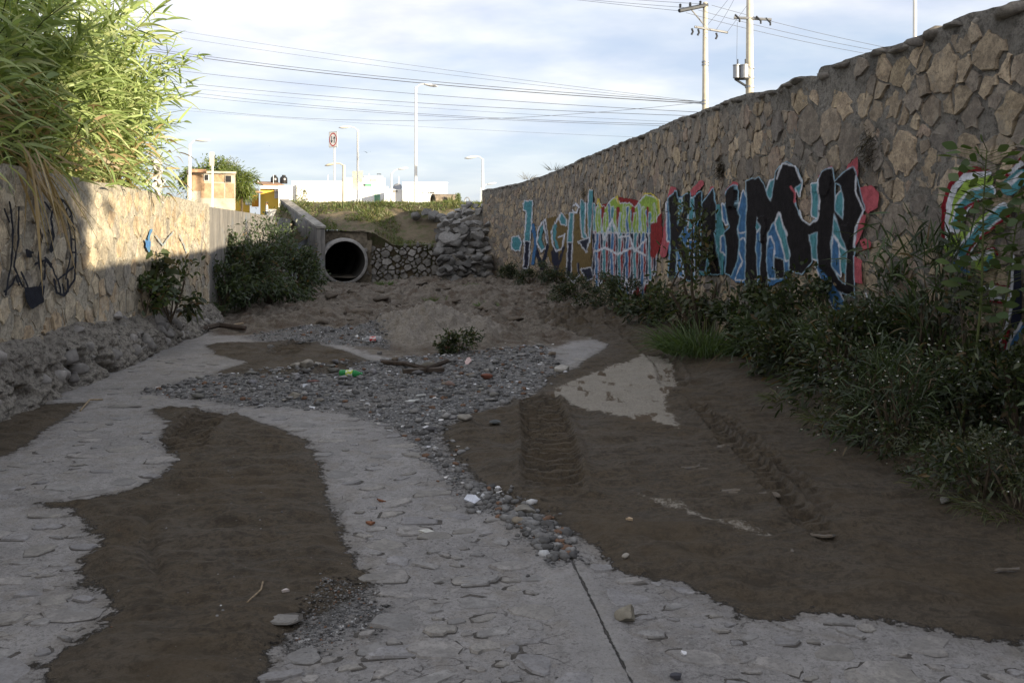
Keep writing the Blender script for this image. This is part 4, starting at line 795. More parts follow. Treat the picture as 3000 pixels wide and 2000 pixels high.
# concrete cheek left of the pipe and sloping wing wall
ck_ = MB().hexa([at(893, 835, 33.0), at(960, 838, 33.2), at(946, 836, 34.0), at(880, 835, 34.0)], [at(899, 770, 33.3), at(944, 752, 33.4), at(938, 720, 34.0), at(890, 720, 34.0)]).build('pipe_cheek', M['concrete'])
tag(ck_, 'smooth grey concrete cheek against the culvert pipe flank', 'concrete block')
A0, A1 = at(929, 669, 33.0), at(822, 589, 38.0); th = Vector((0.30, 0.10, 0)); dz = Vector((0, 0, -1))
wing = MB().hexa([Vector((A0.x, A0.y, -1.0)), Vector((A0.x, A0.y, -1.0)) + th, Vector((A1.x, A1.y, -1.0)) + th, Vector((A1.x, A1.y, -1.0))], [A0, A0 + th, A1 + th, A1]).build('wing_wall', M['streak'])
tag(wing, 'sloping concrete wing wall rising to the street above the pipe', 'wall')
cop = MB().hexa([A0 + Vector((-.04, -.05, .003)), A0 + th + Vector((.05, -.05, .003)), A1 + th + Vector((.05, .03, .003)), A1 + Vector((-.04, .03, .003))], [A0 + Vector((-.04, -.05, .09)), A0 + th + Vector((.05, -.05, .09)), A1 + th + Vector((.05, .03, .09)), A1 + Vector((-.04, .03, .09))]).build('coping', M['concrete'], wing)
# rubble abutment at the foot of the tall wall
ab = empty('rubble_abutment', (-2.2, 33.5, -0.85), 'broken grey boulder abutment stepping up to the graffiti wall', 'wall')
rg = np.random.default_rng(78); n = 0
def boulder(u, v, d, s_, g, flat=0.8):
    global n
    p = at(u, v, d); V, Fc = rock_geo((s_ * rg.uniform(1.1, 1.6), s_ * 1.2, s_ * flat * 1.25), 1200 + n, 3, 0.3, 8); o = mk('boulder', V, Fc, M['rock'], ab); o.location = p - Vector(ab.location); o.rotation_euler.z = rg.uniform(-.5, .5); tint_attr(o, (g, g * .96, g * .91)); n += 1
for v in range(752, 845, 17):
    for u in range(1296, 1432, 19): boulder(u + rg.uniform(-6, 6), v + rg.uniform(-4, 4), 32.6 + rg.uniform(-.1, .2), rg.uniform(.26, .48), rg.uniform(.09, .17))
for v in range(655, 742, 20):
    for u in range(1292, 1428, 22): boulder(u + rg.uniform(-6, 6), v + rg.uniform(-4, 4), 33.6 + rg.uniform(-.1, .2), rg.uniform(.30, .60), rg.uniform(.15, .25))
for i, v in enumerate(range(604, 660, 14)):
    for u in range(1400 - i * 18 - 40, 1424, 18): boulder(u + rg.uniform(-5, 5), v + rg.uniform(-3, 3), 34.3 + rg.uniform(-.1, .2), rg.uniform(.28, .42), rg.uniform(.22, .33))
for u, v, s_ in ((1268, 628, .7), (1245, 622, .5), (1290, 640, .55), (1222, 632, .45)): boulder(u, v, 36.0, s_, .17)
MB().hexa([at(1290, 860, 32.72), at(1440, 860, 32.72), at(1440, 860, 36), at(1290, 860, 36)], [at(1300, 745, 32.75), at(1440, 745, 32.75), at(1440, 745, 36), at(1300, 745, 36)]).build('lower_fill', M['mortar'], ab, (-2.2, 33.5, -0.85))
MB().hexa([at(1294, 760, 33.7), at(1440, 760, 33.7), at(1440, 760, 38), at(1294, 760, 38)], [at(1300, 665, 33.75), at(1440, 610, 34.4), at(1440, 605, 38), at(1320, 650, 38)]).build('upper_fill', M['mortar'], ab, (-2.2, 33.5, -0.85))

# ---- embankment above the headwall
nu, nv2 = 150, 70; U_, V_ = np.meshgrid(np.linspace(0, 1, nu), np.linspace(0, 1, nv2))
X = -10.6 + U_ * 9.6; Y = 34.1 + V_ * 6.5
Zt = 0.72 + 1.86 * sst(0, 0.62, V_) ** 0.85 * 1.0
Zt = Zt - 0.45 * sst(0.75, 1.0, V_) + 0.09 * fbm(X * 1.2, Y * 1.2, 55, 4, 0.6) + 0.05 * fbm(X * 4, Y * 4, 57, 3)
Zt = Zt + 0.62 * np.exp(-((X + 7.0) / 1.75) ** 6) * (1 - sst(0.1, 0.5, V_))
id_ = np.arange(nu * nv2).reshape(nv2, nu)
k = MT('embankment_soil'); c = k.mix(k.ramp(k.noise(1.2, 6, 0.65), 0.35, 0.65), (0.11, 0.085, 0.055), (0.16, 0.13, 0.085)); c = k.mix(k.ramp(k.noise(2.3, 6, 0.7), 0.48, 0.62, 0, 0.8), c, (0.075, 0.085, 0.03)); k.col(c); k.bump(k.noise(12, 7, 0.75), 1.0, 0.06)
M['bank'] = k.m
EMB = np.stack([X.ravel(), Y.ravel(), Zt.ravel()], 1)
FQ = np.stack([id_[:-1, :-1], id_[:-1, 1:], id_[1:, 1:], id_[1:, :-1]], -1).reshape(-1, 4)
sk_i = [i for i in range(nu) if X[0, i] > -6.04]; SKV = np.array([(X[0, i], Y[0, i] + .03, -1.0) for i in sk_i]); nE = len(EMB)
FQ = np.concatenate([FQ, np.array([[i, i + 1, nE + j + 1, nE + j] for j, i in enumerate(sk_i[:-1])])])
emb = mk('embankment', np.concatenate([EMB, SKV]), FQ, M['bank'], smooth=True)
tag(emb, 'grassy earth embankment carrying the street over the pipe', 'embankment', kind='structure')
# ---- banks on both sides and the street level beyond
def sheet(name, rows_, mat, label, seed, amp=0.06):
    V = []; m = len(rows_[0])
    for r_ in rows_: V += r_
    V = np.array(V, float); V[:, 2] += amp * fbm(V[:, 0] * .7, V[:, 1] * .7, seed, 3)
    Fc = [(i * m + j, i * m + j + 1, (i + 1) * m + j + 1, (i + 1) * m + j) for i in range(len(rows_) - 1) for j in range(m - 1)]
    return tag(mk(name, V, Fc, mat, smooth=True), label, 'terrain', kind='structure')
rows_ = []
for yy in np.linspace(-8, 42, 60):
    if yy < 16.2: xw = np.interp(yy, LW.p[:, 1], LW.p[:, 0]) - 0.3; zw = 2.02 if yy < 8 else 1.98 - .02 * (yy - 8) * .6
    else: xw = np.interp(yy, LW2.p[:, 1], LW2.p[:, 0]) - 0.25; zw = 1.78
    up = 0.55 if yy < 17 else np.interp(yy, [17, 24, 34], [0.5, 0.35, 0.15])
    rows_.append([(xw - t, yy, zw + up * float(sst(0, 2.2, t)) - 0.3 * float(sst(4, 12, t))) for t in (0, .3, .7, 1.2, 1.8, 2.5, 4, 7, 12, 25, 60)])
sheet('bank_terrain', rows_, M['bank'], 'grassy bank behind the low retaining wall', 401)
rows_ = []
for yy in np.linspace(-14, 42, 50):
    xw = np.interp(yy, RW.p[::-1, 1], RW.p[::-1, 0]) + 0.45
    rows_.append([(xw + t, yy, 2.5) for t in (0, 1, 3, 7, 15, 30, 80)])
sheet('bank_terrain', rows_, M['bank'], 'level ground behind the tall graffiti wall', 402)
gs = MB().add([(-400, 40, 2.0), (500, 40, 2.0), (900, 1500, 2.0), (-900, 1500, 2.0)], [(0, 1, 2, 3)]).build('street', plain('street_ground', (0.2, 0.18, 0.15), 0.95, 0.2, .4))
tag(gs, 'street level ground spreading under the houses', 'street', kind='structure')
# ================================================================== vegetation
def unit(a): return a / (np.linalg.norm(a, axis=-1, keepdims=True) + 1e-9)
def blades(P, D, length, width, droop, col, seg=5, prof='reed', rg=None, gravity=(0, 0, -1)):
    """arching strips: returns verts, quads, tints"""
    n = len(P); D = unit(D); rnd = rg.normal(size=(n, 3)); side = unit(np.cross(D, rnd)); g = np.array(gravity, float)
    t = np.linspace(0, 1, seg + 1)
    if prof == 'reed': wv = np.interp(t, [0, .15, .4, .75, 1], [.55, .95, 1, .6, .03])
    elif prof == 'grass': wv = np.interp(t, [0, .5, 1], [1, .75, .04])
    else: wv = np.interp(t, [0, .25, .5, .8, 1], [.12, .8, 1, .6, .03])
    V = np.zeros((n, seg + 1, 2, 3))
    for i, ti in enumerate(t):
        c = P + D * (length * ti)[:, None] + g * (droop * length * ti ** 2)[:, None]
        wd = (width * wv[i] * 0.5)[:, None] * side
        V[:, i, 0] = c - wd; V[:, i, 1] = c + wd
    base = (np.arange(n) * (seg + 1) * 2)[:, None]
    q = np.concatenate([np.stack([base[:, 0] + 2 * i, base[:, 0] + 2 * i + 1, base[:, 0] + 2 * i + 3, base[:, 0] + 2 * i + 2], -1) for i in range(seg)])
    return V.reshape(-1, 3), q, np.repeat(col, (seg + 1) * 2, axis=0)
def colr(rg, n, cols, var=0.25):
    c = np.array(cols)[rg.integers(len(cols), size=n)]; return c * rg.uniform(1 - var, 1 + var, (n, 1))
def foliage(name, P, D, length, width, droop, cols, rg, parent=None, origin=None, seg=3, prof='leaf', var=0.3, stuff=True, mat=None):
    V, q, c = blades(P, D, length, width, droop, colr(rg, len(P), cols, var), seg, prof, rg)
    o = mk(name, V, q, mat or M['leaf'], parent, origin, dict(tint=c))
    if stuff: o['kind'] = 'stuff'
    return o
DARKG = [(0.030, 0.045, 0.016), (0.042, 0.060, 0.020), (0.025, 0.037, 0.016), (0.055, 0.066, 0.026)]
MIDG = [(0.055, 0.085, 0.028), (0.075, 0.105, 0.035), (0.045, 0.07, 0.028)]
REEDG = [(0.25, 0.33, 0.115), (0.31, 0.39, 0.15), (0.17, 0.235, 0.08), (0.38, 0.43, 0.20)]
DRY = [(0.34, 0.25, 0.13), (0.42, 0.33, 0.18), (0.26, 0.19, 0.10)]
def shrub(name, label, cat, base, rad, hgt, nl, ll, lw, cols, seed, group=None, flowers=0, nst=6, clump=26, droop=0.25, flat=0.8, lean=(0, 0), big=0):
    rg = np.random.default_rng(seed); base = np.array(base, float); root = empty(name, tuple(base), label, cat, group)
    tips = []
    sm = MB()
    for i in range(nst):
        a = rg.uniform(0, 6.28); r_ = rg.uniform(0.1, 0.75) * rad; tip = base + np.array([math.cos(a) * r_ + lean[0], math.sin(a) * r_ * flat + lean[1], hgt * rg.uniform(0.55, 0.98)])
        mid = base * 0.5 + tip * 0.5 + rg.normal(0, 0.06 * hgt, 3); sm.tube([base + (0, 0, -0.05), mid, tip], [0.014 * hgt + .004, .009 * hgt + .003, .003], 5); tips.append((mid, tip))
    sm.build('stem', M['bark'], root, tuple(base))
    cl = []
    for i in range(clump):
        m, t = tips[i % nst]
        if rg.random() < 0.35: c = m + (t - m) * rg.uniform(0, 1) + rg.normal(0, 0.12 * rad, 3)
        else:
            a = rg.uniform(0, 6.28); zf = rg.uniform(0.02, 0.95); rr_ = rad * math.sqrt(max(0.05, 1 - (zf * 1.15 - 0.35) ** 2)) * rg.uniform(0.45, 1.0); c = base + np.array([math.cos(a) * rr_ + lean[0] * zf, math.sin(a) * rr_ * flat + lean[1] * zf, zf * hgt])
        cl.append(c)
    cl = np.array(cl); ci = rg.integers(len(cl), size=nl); sp = rg.uniform(0.07, 0.22, len(cl)) * (rad + hgt) * 0.5
    P = cl[ci] + rg.normal(size=(nl, 3)) * sp[ci][:, None] * np.array([1, 1, .75]); P[:, 2] = np.maximum(P[:, 2], base[2] + 0.02)
    D = unit(P - (base + np.array([0, 0, hgt * 0.35]))) * 0.8 + rg.normal(size=(nl, 3)) * 0.55 + np.array([0, 0, 0.25])
    cm = np.repeat(rg.uniform(0.65, 1.3, len(cl))[ci][:, None], 3, 1)
    V, q, c = blades(P, D, rg.uniform(0.6, 1.3, nl) * ll, rg.uniform(0.7, 1.2, nl) * lw, rg.uniform(0.0, 2 * droop, nl), np.where((rg.random(nl) < .06)[:, None], colr(rg, nl, [(.10, .07, .035)], .4), colr(rg, nl, cols, .3) * cm), 3, 'leaf', rg)
    o = mk('foliage', V, q, M['leaf'], root, tuple(base), dict(tint=c)); o['kind'] = 'stuff'
    if flowers:
        fi = rg.integers(nl, size=flowers); Pf = P[fi] + D[fi] * 0.05; Pf = np.repeat(Pf, 5, 0); Df = rg.normal(size=(len(Pf), 3)); Df[:, 2] = np.abs(Df[:, 2]) * .3
        foliage('flowers', Pf, Df, np.full(len(Pf), .011), np.full(len(Pf), .009), np.zeros(len(Pf)), [(0.6, 0.6, 0.58)], rg, root, tuple(base), 3, 'leaf', .1, True, M['petal'])
    return root
def tuft(name, label, cat, base, rad, hgt, nb, cols, seed, group=None, droop=0.6, wd=0.008, spread=0.7):
    rg = np.random.default_rng(seed); a = rg.uniform(0, 6.28, nb); r_ = rad * np.sqrt(rg.random(nb)); P = np.array(base) + np.stack([np.cos(a) * r_, np.sin(a) * r_, np.full(nb, -0.02)], 1)
    D = np.stack([np.cos(a) * spread * (0.3 + r_ / rad) + rg.normal(0, .25, nb), np.sin(a) * spread * (0.3 + r_ / rad) + rg.normal(0, .25, nb), np.ones(nb)], 1)
    o = foliage(name, P, D, hgt * rg.uniform(0.6, 1.25, nb), wd * rg.uniform(.7, 1.4, nb), droop * rg.uniform(.4, 1.3, nb), cols, rg, None, tuple(base), 5, 'grass', .3, False)
    return tag(o, label, cat, group)
def G3(u, v, dz=0.0):
    x, y = gp(u, v); return (x, y, float(ground_z(x, y)) + dz)

# ---- giant reeds overhanging the low wall: three clumps along the bank
def reed_clump(center, nst, seed, label, hmin, hmax, yspan, limit, nleaf=20, big=40, xspan=1.5):
    rg = np.random.default_rng(seed); root = empty('giant_reed', center, label, 'reeds'); c0 = np.array(center); sm = MB(); LP = []; LD = []; LL = []
    for i in range(nst):
        fr = rg.random(); y0 = c0[1] + rg.uniform(-yspan, yspan); x0 = np.interp(y0, LW.p[:, 1], LW.p[:, 0]) - 0.45 - rg.uniform(0, xspan); z0 = 2.05
        b = np.array([x0, y0, z0]); H_ = rg.uniform(hmin, hmax) * (0.55 + 0.45 * rg.random()); ph = rg.uniform(0, 6.28)
        out = np.array([0.65 + 0.5 * rg.random(), (y0 - c0[1]) / yspan * 0.75 + rg.normal(0, .25), 0]) * H_ * rg.uniform(0.12, 0.55)
        pts = [b + out * t ** 2 + np.array([0, 0, H_ * (t - 0.22 * t ** 3 * np.hypot(*out[:2]) / H_ * 2)]) for t in np.linspace(0, 1, 7)]
        if i % 3 == 0: sm.tube(pts, list(np.linspace(0.014, 0.004, 7)), 5)
        T = np.linspace(0.08, 1.0, nleaf) + rg.normal(0, .02, nleaf)
        for j, t in enumerate(T):
            t = min(max(t, 0), 1); f = t * 6; i0 = min(int(f), 5); p = pts[i0] + (pts[i0 + 1] - pts[i0]) * (f - i0); a = ph + j * 2.6 + rg.normal(0, .5)
            d = np.array([math.cos(a), math.sin(a), rg.uniform(0.1, 1.5)]) + out / H_ * 0.8 + rg.normal(0, .45, 3); LP.append(p); LD.append(d); LL.append(rg.uniform(0.24, 0.54) * (0.75 + 0.35 * math.sin(t * 3.1)))
    LP = np.array(LP); LD = np.array(LD); LL = np.array(LL)
    tipx = LP + unit(LD) * (LL * 0.75)[:, None]; ok = limit(tipx) & limit(LP); LP, LD, LL = LP[ok], LD[ok], LL[ok]
    sm.build('stalk', M['stemgreen'], root, center)['kind'] = 'stuff'
    n = len(LP); wd = rg.uniform(0.02, 0.046, n); dr = rg.uniform(0.1, 0.6, n); cols = colr(rg, n, REEDG, .2); low = (LP[:, 2] < 2.75) & (rg.random(n) < .35); cols[low] = colr(rg, low.sum(), DRY, .2)
    # the leaves that show largest are parts of their own
    scr = LL / np.maximum(LP[:, 1], 1) * (LP[:, 0] / LP[:, 1] > -0.66); pick = np.argsort(-scr)[:big]; m = np.ones(n, bool); m[pick] = False
    for i in pick:
        V, q, c = blades(LP[i:i + 1], LD[i:i + 1], LL[i:i + 1] * 1.15, wd[i:i + 1] * 1.35, dr[i:i + 1] * .7, cols[i:i + 1], 7, 'reed', rg); mk('leaf', V, q, M['leaf'], root, tuple(LP[i]), dict(tint=c))
    V, q, c = blades(LP[m], LD[m], LL[m], wd[m], dr[m], cols[m], 5, 'reed', rg); o = mk('foliage', V, q, M['leaf'], root, center, dict(tint=c)); o['kind'] = 'stuff'
def lim_main(p):
    u = (p[:, 1] - 10.3) / 3.0; e = ((p[:, 0] + 6.1) / 1.75) ** 2 * 0 + u ** 2
    xr = -4.55 - 0.14 * (p[:, 1] - 8) + 0.62 * np.sqrt(np.clip(1 - ((p[:, 2] - 3.5) / 2.6) ** 2, 0, 1)) - 0.4 * np.clip(np.abs(u) - 0.5, 0, 1)
    return (p[:, 0] < xr) & (np.abs(u) < 1.08)
reed_clump((-6.0, 10.2, 2.05), 235, 1, 'tall sunlit giant reed clump arching over the low wall', 2.0, 3.9, 2.3, lim_main, 42, 170)
def lim_edge(p): return lim_main(p) & (p[:, 1] > 9.2)
reed_clump((-6.0, 11.7, 2.05), 110, 3, 'bright reed clump at the sunlit end of the thicket', 1.6, 3.2, 1.5, lim_edge, 40, 60, 1.1)
reed_clump((-5.2, 6.2, 2.05), 90, 2, 'shaded dark giant reed clump beside the sunlit one', 1.6, 3.6, 1.5, lambda p: p[:, 0] < -3.75 - 0.14 * p[:, 1] + 0.25, 20, 60)
def reed_skirt():
    rg = np.random.default_rng(18); n = 1000; yy = rg.uniform(7.0, 13.4, n); xw = np.interp(yy, LW.p[:, 1], LW.p[:, 0]); root = empty('giant_reed', (-5.6, 10.2, 2.05), 'drooping fringe of reed leaves spilling over the low wall edge', 'reeds')
    P = np.stack([xw - rg.uniform(-.12, .7, n), yy, rg.uniform(2.0, 3.0, n)], 1); D = np.stack([rg.uniform(.2, 1.2, n), rg.normal(0, .55, n), rg.uniform(-.4, .9, n)], 1); dry = rg.random(n) < .3; cols = colr(rg, n, REEDG, .25); cols[dry] = colr(rg, dry.sum(), DRY, .2)
    V, q, c = blades(P, D, rg.uniform(.18, .42, n), rg.uniform(.015, .04, n), rg.uniform(.2, .8, n), cols, 5, 'reed', rg); o = mk('foliage', V, q, M['leaf'], root, (-5.6, 10.2, 2.05), dict(tint=c)); o['kind'] = 'stuff'
    sm = MB()
    for i in range(40): p = P[i]; sm.tube([p - np.array([.3, 0, .5]), p], [.01, .006], 5)
    sm.build('stalk', M['stemgreen'], root, (-5.6, 10.2, 2.05))['kind'] = 'stuff'
reed_skirt()
def dry_strands():
    rg = np.random.default_rng(8)
    for u, v0, v1, n in ((70, 440, 690, 34),):
        q, d = LW.from_u(u); p = LW.pt(np.array([q]), 2.15, 0.08, LS)[0]; root = empty('dry_reed', tuple(p), 'dead straw-coloured reed strands hanging down the low wall', 'reeds')
        P = p + rg.normal(0, 1, (n, 3)) * np.array([.04, .10, .08]); D = np.stack([rg.uniform(.15, .4, n), rg.normal(.1, .3, n), rg.uniform(-.9, -.2, n)], 1)
        for i in range(n):
            V, qd, c = blades(P[i:i+1], D[i:i+1], rg.uniform(.5, .95, 1), rg.uniform(.014, .03, 1), rg.uniform(.25, .5, 1), colr(rg, 1, DRY, .2), 6, 'reed', rg); mk('leaf', V, qd, M['leaf'], root, tuple(p), dict(tint=c))
dry_strands()
# grass fringe along the top of the low wall and on the slope behind
rg = np.random.default_rng(12); n = 5200
yy = rg.uniform(7.5, 33, n); t = rg.random(n) ** 1.4 * 2.3
xw = np.where(yy < 16.2, np.interp(yy, LW.p[:, 1], LW.p[:, 0]), np.interp(yy, LW2.p[:, 1], LW2.p[:, 0])) - 0.22
up = np.where(yy < 17, 0.55, np.interp(yy, [17, 24, 34], [0.5, 0.35, 0.15])); zw = np.where(yy < 8, 2.02, np.where(yy < 16.2, 1.98 - .012 * (yy - 8), 1.78))
P = np.stack([xw - t, yy, zw + up * sst(0, 2.2, t) - 0.04], 1); D = np.stack([rg.normal(.25, .4, n), rg.normal(0, .4, n), np.ones(n)], 1)
o = foliage('bank_grass', P, D, rg.uniform(.14, .42, n) * np.interp(yy, [18, 24], [1, .7]), rg.uniform(.012, .026, n), rg.uniform(.2, .7, n), [(0.10, 0.12, 0.035), (0.14, 0.145, 0.05), (0.085, 0.11, 0.035), (0.22, 0.18, 0.085)], rg, None, None, 4, 'grass')
tag(o, 'ragged grass fringe along the top of the low wall', 'grass', kind='stuff')
# grass on the embankment
rg = np.random.default_rng(13); n = 26000; ii = rg.integers(len(EMB), size=n); P = EMB[ii] + rg.normal(0, .06, (n, 3)) * np.array([1, 1, 0]) - np.array([0, 0, .02])
w_ = fbm(P[:, 0] * .9, P[:, 1] * .9, 88, 3) + 0.9 * sst(36.6, 38, P[:, 1]) * sst(-9, -7, P[:, 0]); ok = w_ > -0.12; P = P[ok]; n = len(P)
o = foliage('embankment_grass', P, rg.normal(0, .45, (n, 3)) + (0, -.1, 1), rg.uniform(.10, .34, n) * (.55 + .9 * vn(P[:, 0] * 1.4, P[:, 1] * 1.4, 91)), rg.uniform(.018, .035, n), rg.uniform(.2, .8, n), [(0.085, 0.125, 0.032), (0.11, 0.145, 0.04), (0.15, 0.14, 0.06)], rg, None, None, 3, 'grass')
tag(o, 'patchy grass on the embankment slope', 'grass', kind='stuff')

# ---- plants along the graffiti wall
RB = [  # u, v of the base, radius, height, leaves, leaf length, width, flowers, label
 (1515, 838, .55, .55, 1400, .08, .035, 0, 'small dark shrub at the foot of the wall by the abutment'),
 (1585, 852, .75, .62, 1900, .08, .035, 0, 'dark shrub below the single teal numeral of the graffiti'),
 (1665, 880, .7, .6, 1900, .075, .03, 12, 'low shrub below the ochre graffiti patch'),
 (1735, 905, .75, .62, 2200, .075, .03, 18, 'rounded shrub where ochre and red graffiti meet'),
 (1810, 918, .7, .62, 2400, .07, .028, 26, 'shrub with white specks below the striped navy letters'),
 (1880, 938, .7, .75, 2600, .07, .028, 30, 'flecked shrub below the red end of the green letters'),
 (1965, 968, .6, .72, 2600, .065, .028, 26, 'bushy weed beside the tall leafy stem'),
 (2060, 985, .55, .8, 2600, .065, .028, 20, 'dark weed just behind the bright grass clump'),
 (2235, 1010, .5, .8, 3000, .075, .032, 20, 'dark shrub below the narrow black letters'),
 (2330, 1060, .45, .7, 3000, .075, .034, 20, 'leafy shrub below the widest black letter'),
 (2420, 1075, .45, 1.4, 3200, .075, .04, 10, 'tall leafy shrub in front of the last black letters'),
 (2440, 1175, .5, .55, 3000, .055, .02, 40, 'low flowering weed spilling on to the sand'),
 (2560, 1200, .5, .75, 3200, .06, .022, 45, 'tangled weed below the pink graffiti edge'),
 (2660, 1190, .4, 1.5, 3600, .085, .03, 30, 'tall drooping shrub between black and green graffiti'),
 (2700, 1290, .5, .8, 3600, .055, .02, 60, 'dense dark weed by the round rock'),
 (2800, 1240, .4, 1.5, 3600, .085, .032, 30, 'tall dark shrub covering the foot of the green swirl'),
 (2840, 1370, .42, .75, 3600, .05, .018, 70, 'sprawling weed starred with white flowers by the rock'),
 (2960, 1330, .4, .95, 3600, .055, .02, 60, 'dense weed under the broad-leaved sapling'),
 (3010, 1440, .4, .8, 3400, .045, .017, 70, 'flower-dotted weed at the end of the weedy verge'),
 (3120, 1400, .5, 1.0, 2400, .06, .02, 30, 'dense weed behind the verge beyond the sapling'),
 (3450, 1400, .45, .9, 2000, .06, .02, 20, 'weed at the wall foot past the saplings'),
 (3900, 1400, .45, .8, 2000, .06, .022, 20, 'last weed along the wall foot past the saplings')]
def verge(u, off):
    q, d = RW.from_u(u); p = RW.pt(np.array([q]), 0.0, off, RS)[0]; return (float(p[0]), float(p[1]), float(ground_z(p[0], p[1])))
OFF = [.35, .4, .4, .45, .4, .4, .35, .35, .25, .22, .22, .5, .45, .22, .7, .22, .85, .35, 1.05, .35, .5, .45]
for i, ((u, v, r_, h, nl, ll, lw_, fl, lab), of_) in enumerate(zip(RB, OFF)):
    x, y, z = verge(u, of_)
    big_ = 1.0 if u < 1900 else (1.75, 1.1, 1.35)[i % 3]; lw_ = lw_ * (.35 if i in (12, 15, 18, 9) else 1.0); ll = ll * (1.7 if i in (12, 15, 18, 9) else 1.0); shrub('verge_shrub', lab, 'shrub', (x, y, z - .02), r_ * (.9, 1.05, .8)[i % 3], h * (1.0, .8, 1.12)[i % 3], int(nl * (.75 if u > 2300 else 1) / big_ ** 1.3), ll * big_, lw_ * big_, (DARKG if i % 3 else [(0.04, 0.062, 0.022), (0.055, 0.08, 0.03), (0.032, 0.05, 0.02)]) if u > 2000 else [(0.036, 0.052, 0.022), (0.05, 0.065, 0.026), (0.03, 0.045, 0.022)], 100 + i, 'shrubs along the graffiti wall', fl, 11, 13 if i % 2 else 20, .35, 1.0)
for i, (u, v, r_, h, lab) in enumerate([(2520, 1275, .3, .3, 'low creeping weed on the sand below the pink graffiti'), (2640, 1345, .34, .34, 'low creeping weed in front of the dark round rock'), (2770, 1420, .34, .36, 'low weed mat beside the straggly grass'), (2880, 1480, .34, .38, 'low weed mat before the flower-starred weed'), (2985, 1520, .34, .42, 'low weed mat by the yellowish grass')]):
    shrub('low_weed', lab, 'weed', G3(u, v, -.02), r_, h, 1500, .05, .017 if i % 2 else .009, DARKG if i % 2 else [(.05, .062, .026), (.07, .075, .035)], 240 + i, 'low weeds at the sand edge', 12, 8, 18, .4, 1.0)
b = verge(2090, .2); shrub('tall_weed', 'tall thin leafy stem rising past the black letters', 'plant', b, .2, 2.1, 750, .12, .05, [(0.045, 0.06, 0.022), (0.06, 0.07, 0.025)], 140, None, 0, 4, 26, .3, 1.0, lean=(-.12, 0))
tuft('grass_clump', 'bright green clump of long arching grass by the verge', 'grass', verge(2190, .62), .5, .85, 800, [(0.06, 0.10, 0.03), (0.045, 0.075, 0.026), (0.085, 0.125, 0.04)], 150, None, .75, .010)
for i, (u, v, h, lab) in enumerate([(2300, 1190, .22, 'small pale grass tuft below the verge shrubs'), (2420, 1250, .2, 'thin grass tuft trailing on to wet sand'), (2780, 1440, .2, 'straggly grass tuft by the small pale stone'), (2900, 1500, .24, 'yellowish grass tuft at the verge edge'), (2995, 1530, .2, 'sparse grass tuft at the end of the verge')]):
    tuft('grass_tuft', lab, 'grass', G3(u, v), .2, h, 150, [(0.09, 0.105, 0.04), (0.13, 0.125, 0.06), (0.06, 0.075, 0.03)], 160 + i, 'grass tufts on the verge edge', .9, .006, 1.3)
# creeping runner along the sand edge
rg = np.random.default_rng(44); pts = [Vector(G3(u, v, .015)) for u, v in ((2420, 1275), (2520, 1320), (2620, 1360), (2720, 1390), (2800, 1410))]
MB().tube([p + Vector((0, 0, .012 * math.sin(i * 2))) for i, p in enumerate(pts)], .006, 5).build('runner_vine', M['bark']); tag(bpy.data.objects['runner_vine'], 'thin runner vine creeping over the wet sand', 'vine')
# broad-leaved sapling: every leaf its own part
def sapling(base, top, seed, label, nleaf, ll, lw_, cols, spread, name='sapling', zmin=.25, droop=.15):
    rg = np.random.default_rng(seed); base = Vector(base); top = Vector(top); root = empty(name, base, label, 'plant')
    pts = [base.lerp(top, t) + Vector((.05 * math.sin(t * 5), .04 * math.cos(t * 4), 0)) for t in np.linspace(0, 1, 7)]
    MB().tube(pts, list(np.linspace(.012, .004, 7)), 6).build('stem', M['stemgreen'], root, base)
    for i in range(nleaf):
        t = zmin + (1 - zmin) * (i / (nleaf - 1)) ** .8; f = t * 6; i0 = min(int(f), 5); p = pts[i0].lerp(pts[i0 + 1], f - i0); a = i * 2.4 + rg.normal(0, .3); side = Vector((math.cos(a), math.sin(a), .25)); br = p + side * spread * rg.uniform(.2, 1)
        D = np.array([[side.x, side.y, .35 + rg.normal(0, .2)]]); P_ = np.array([br[:]])
        V, q, c = blades(P_, D, np.array([ll * rg.uniform(.75, 1.2)]), np.array([lw_ * rg.uniform(.8, 1.2)]), np.array([droop * rg.uniform(.4, 1.6)]), colr(rg, 1, cols, .2), 6, 'leaf', rg)
        lf = mk('leaf', V, q, M['leaf'], root, p, dict(tint=c)); MB().tube([p, br], .0025, 4).build('petiole', M['stemgreen'], lf, None); ch = lf.children[0]; ch.data.transform(Matrix.Translation(-Vector(p)))
bs = verge(3020, .55)
sapling(bs, at(2905, 440, bs[1] - .1), 31, 'broad-leaved sapling rising in front of the green swirl graffiti', 110, .115, .06, [(0.07, 0.11, 0.035), (0.055, 0.09, 0.03), (0.085, 0.125, 0.04)], .24, zmin=.4)
sapling((bs[0] + .12, bs[1] + .1, bs[2]), at(3010, 560, bs[1]), 32, 'second glossy sapling leaning by the white and red graffiti', 70, .11, .055, [(0.055, 0.085, 0.03), (0.07, 0.10, 0.035)], .22)
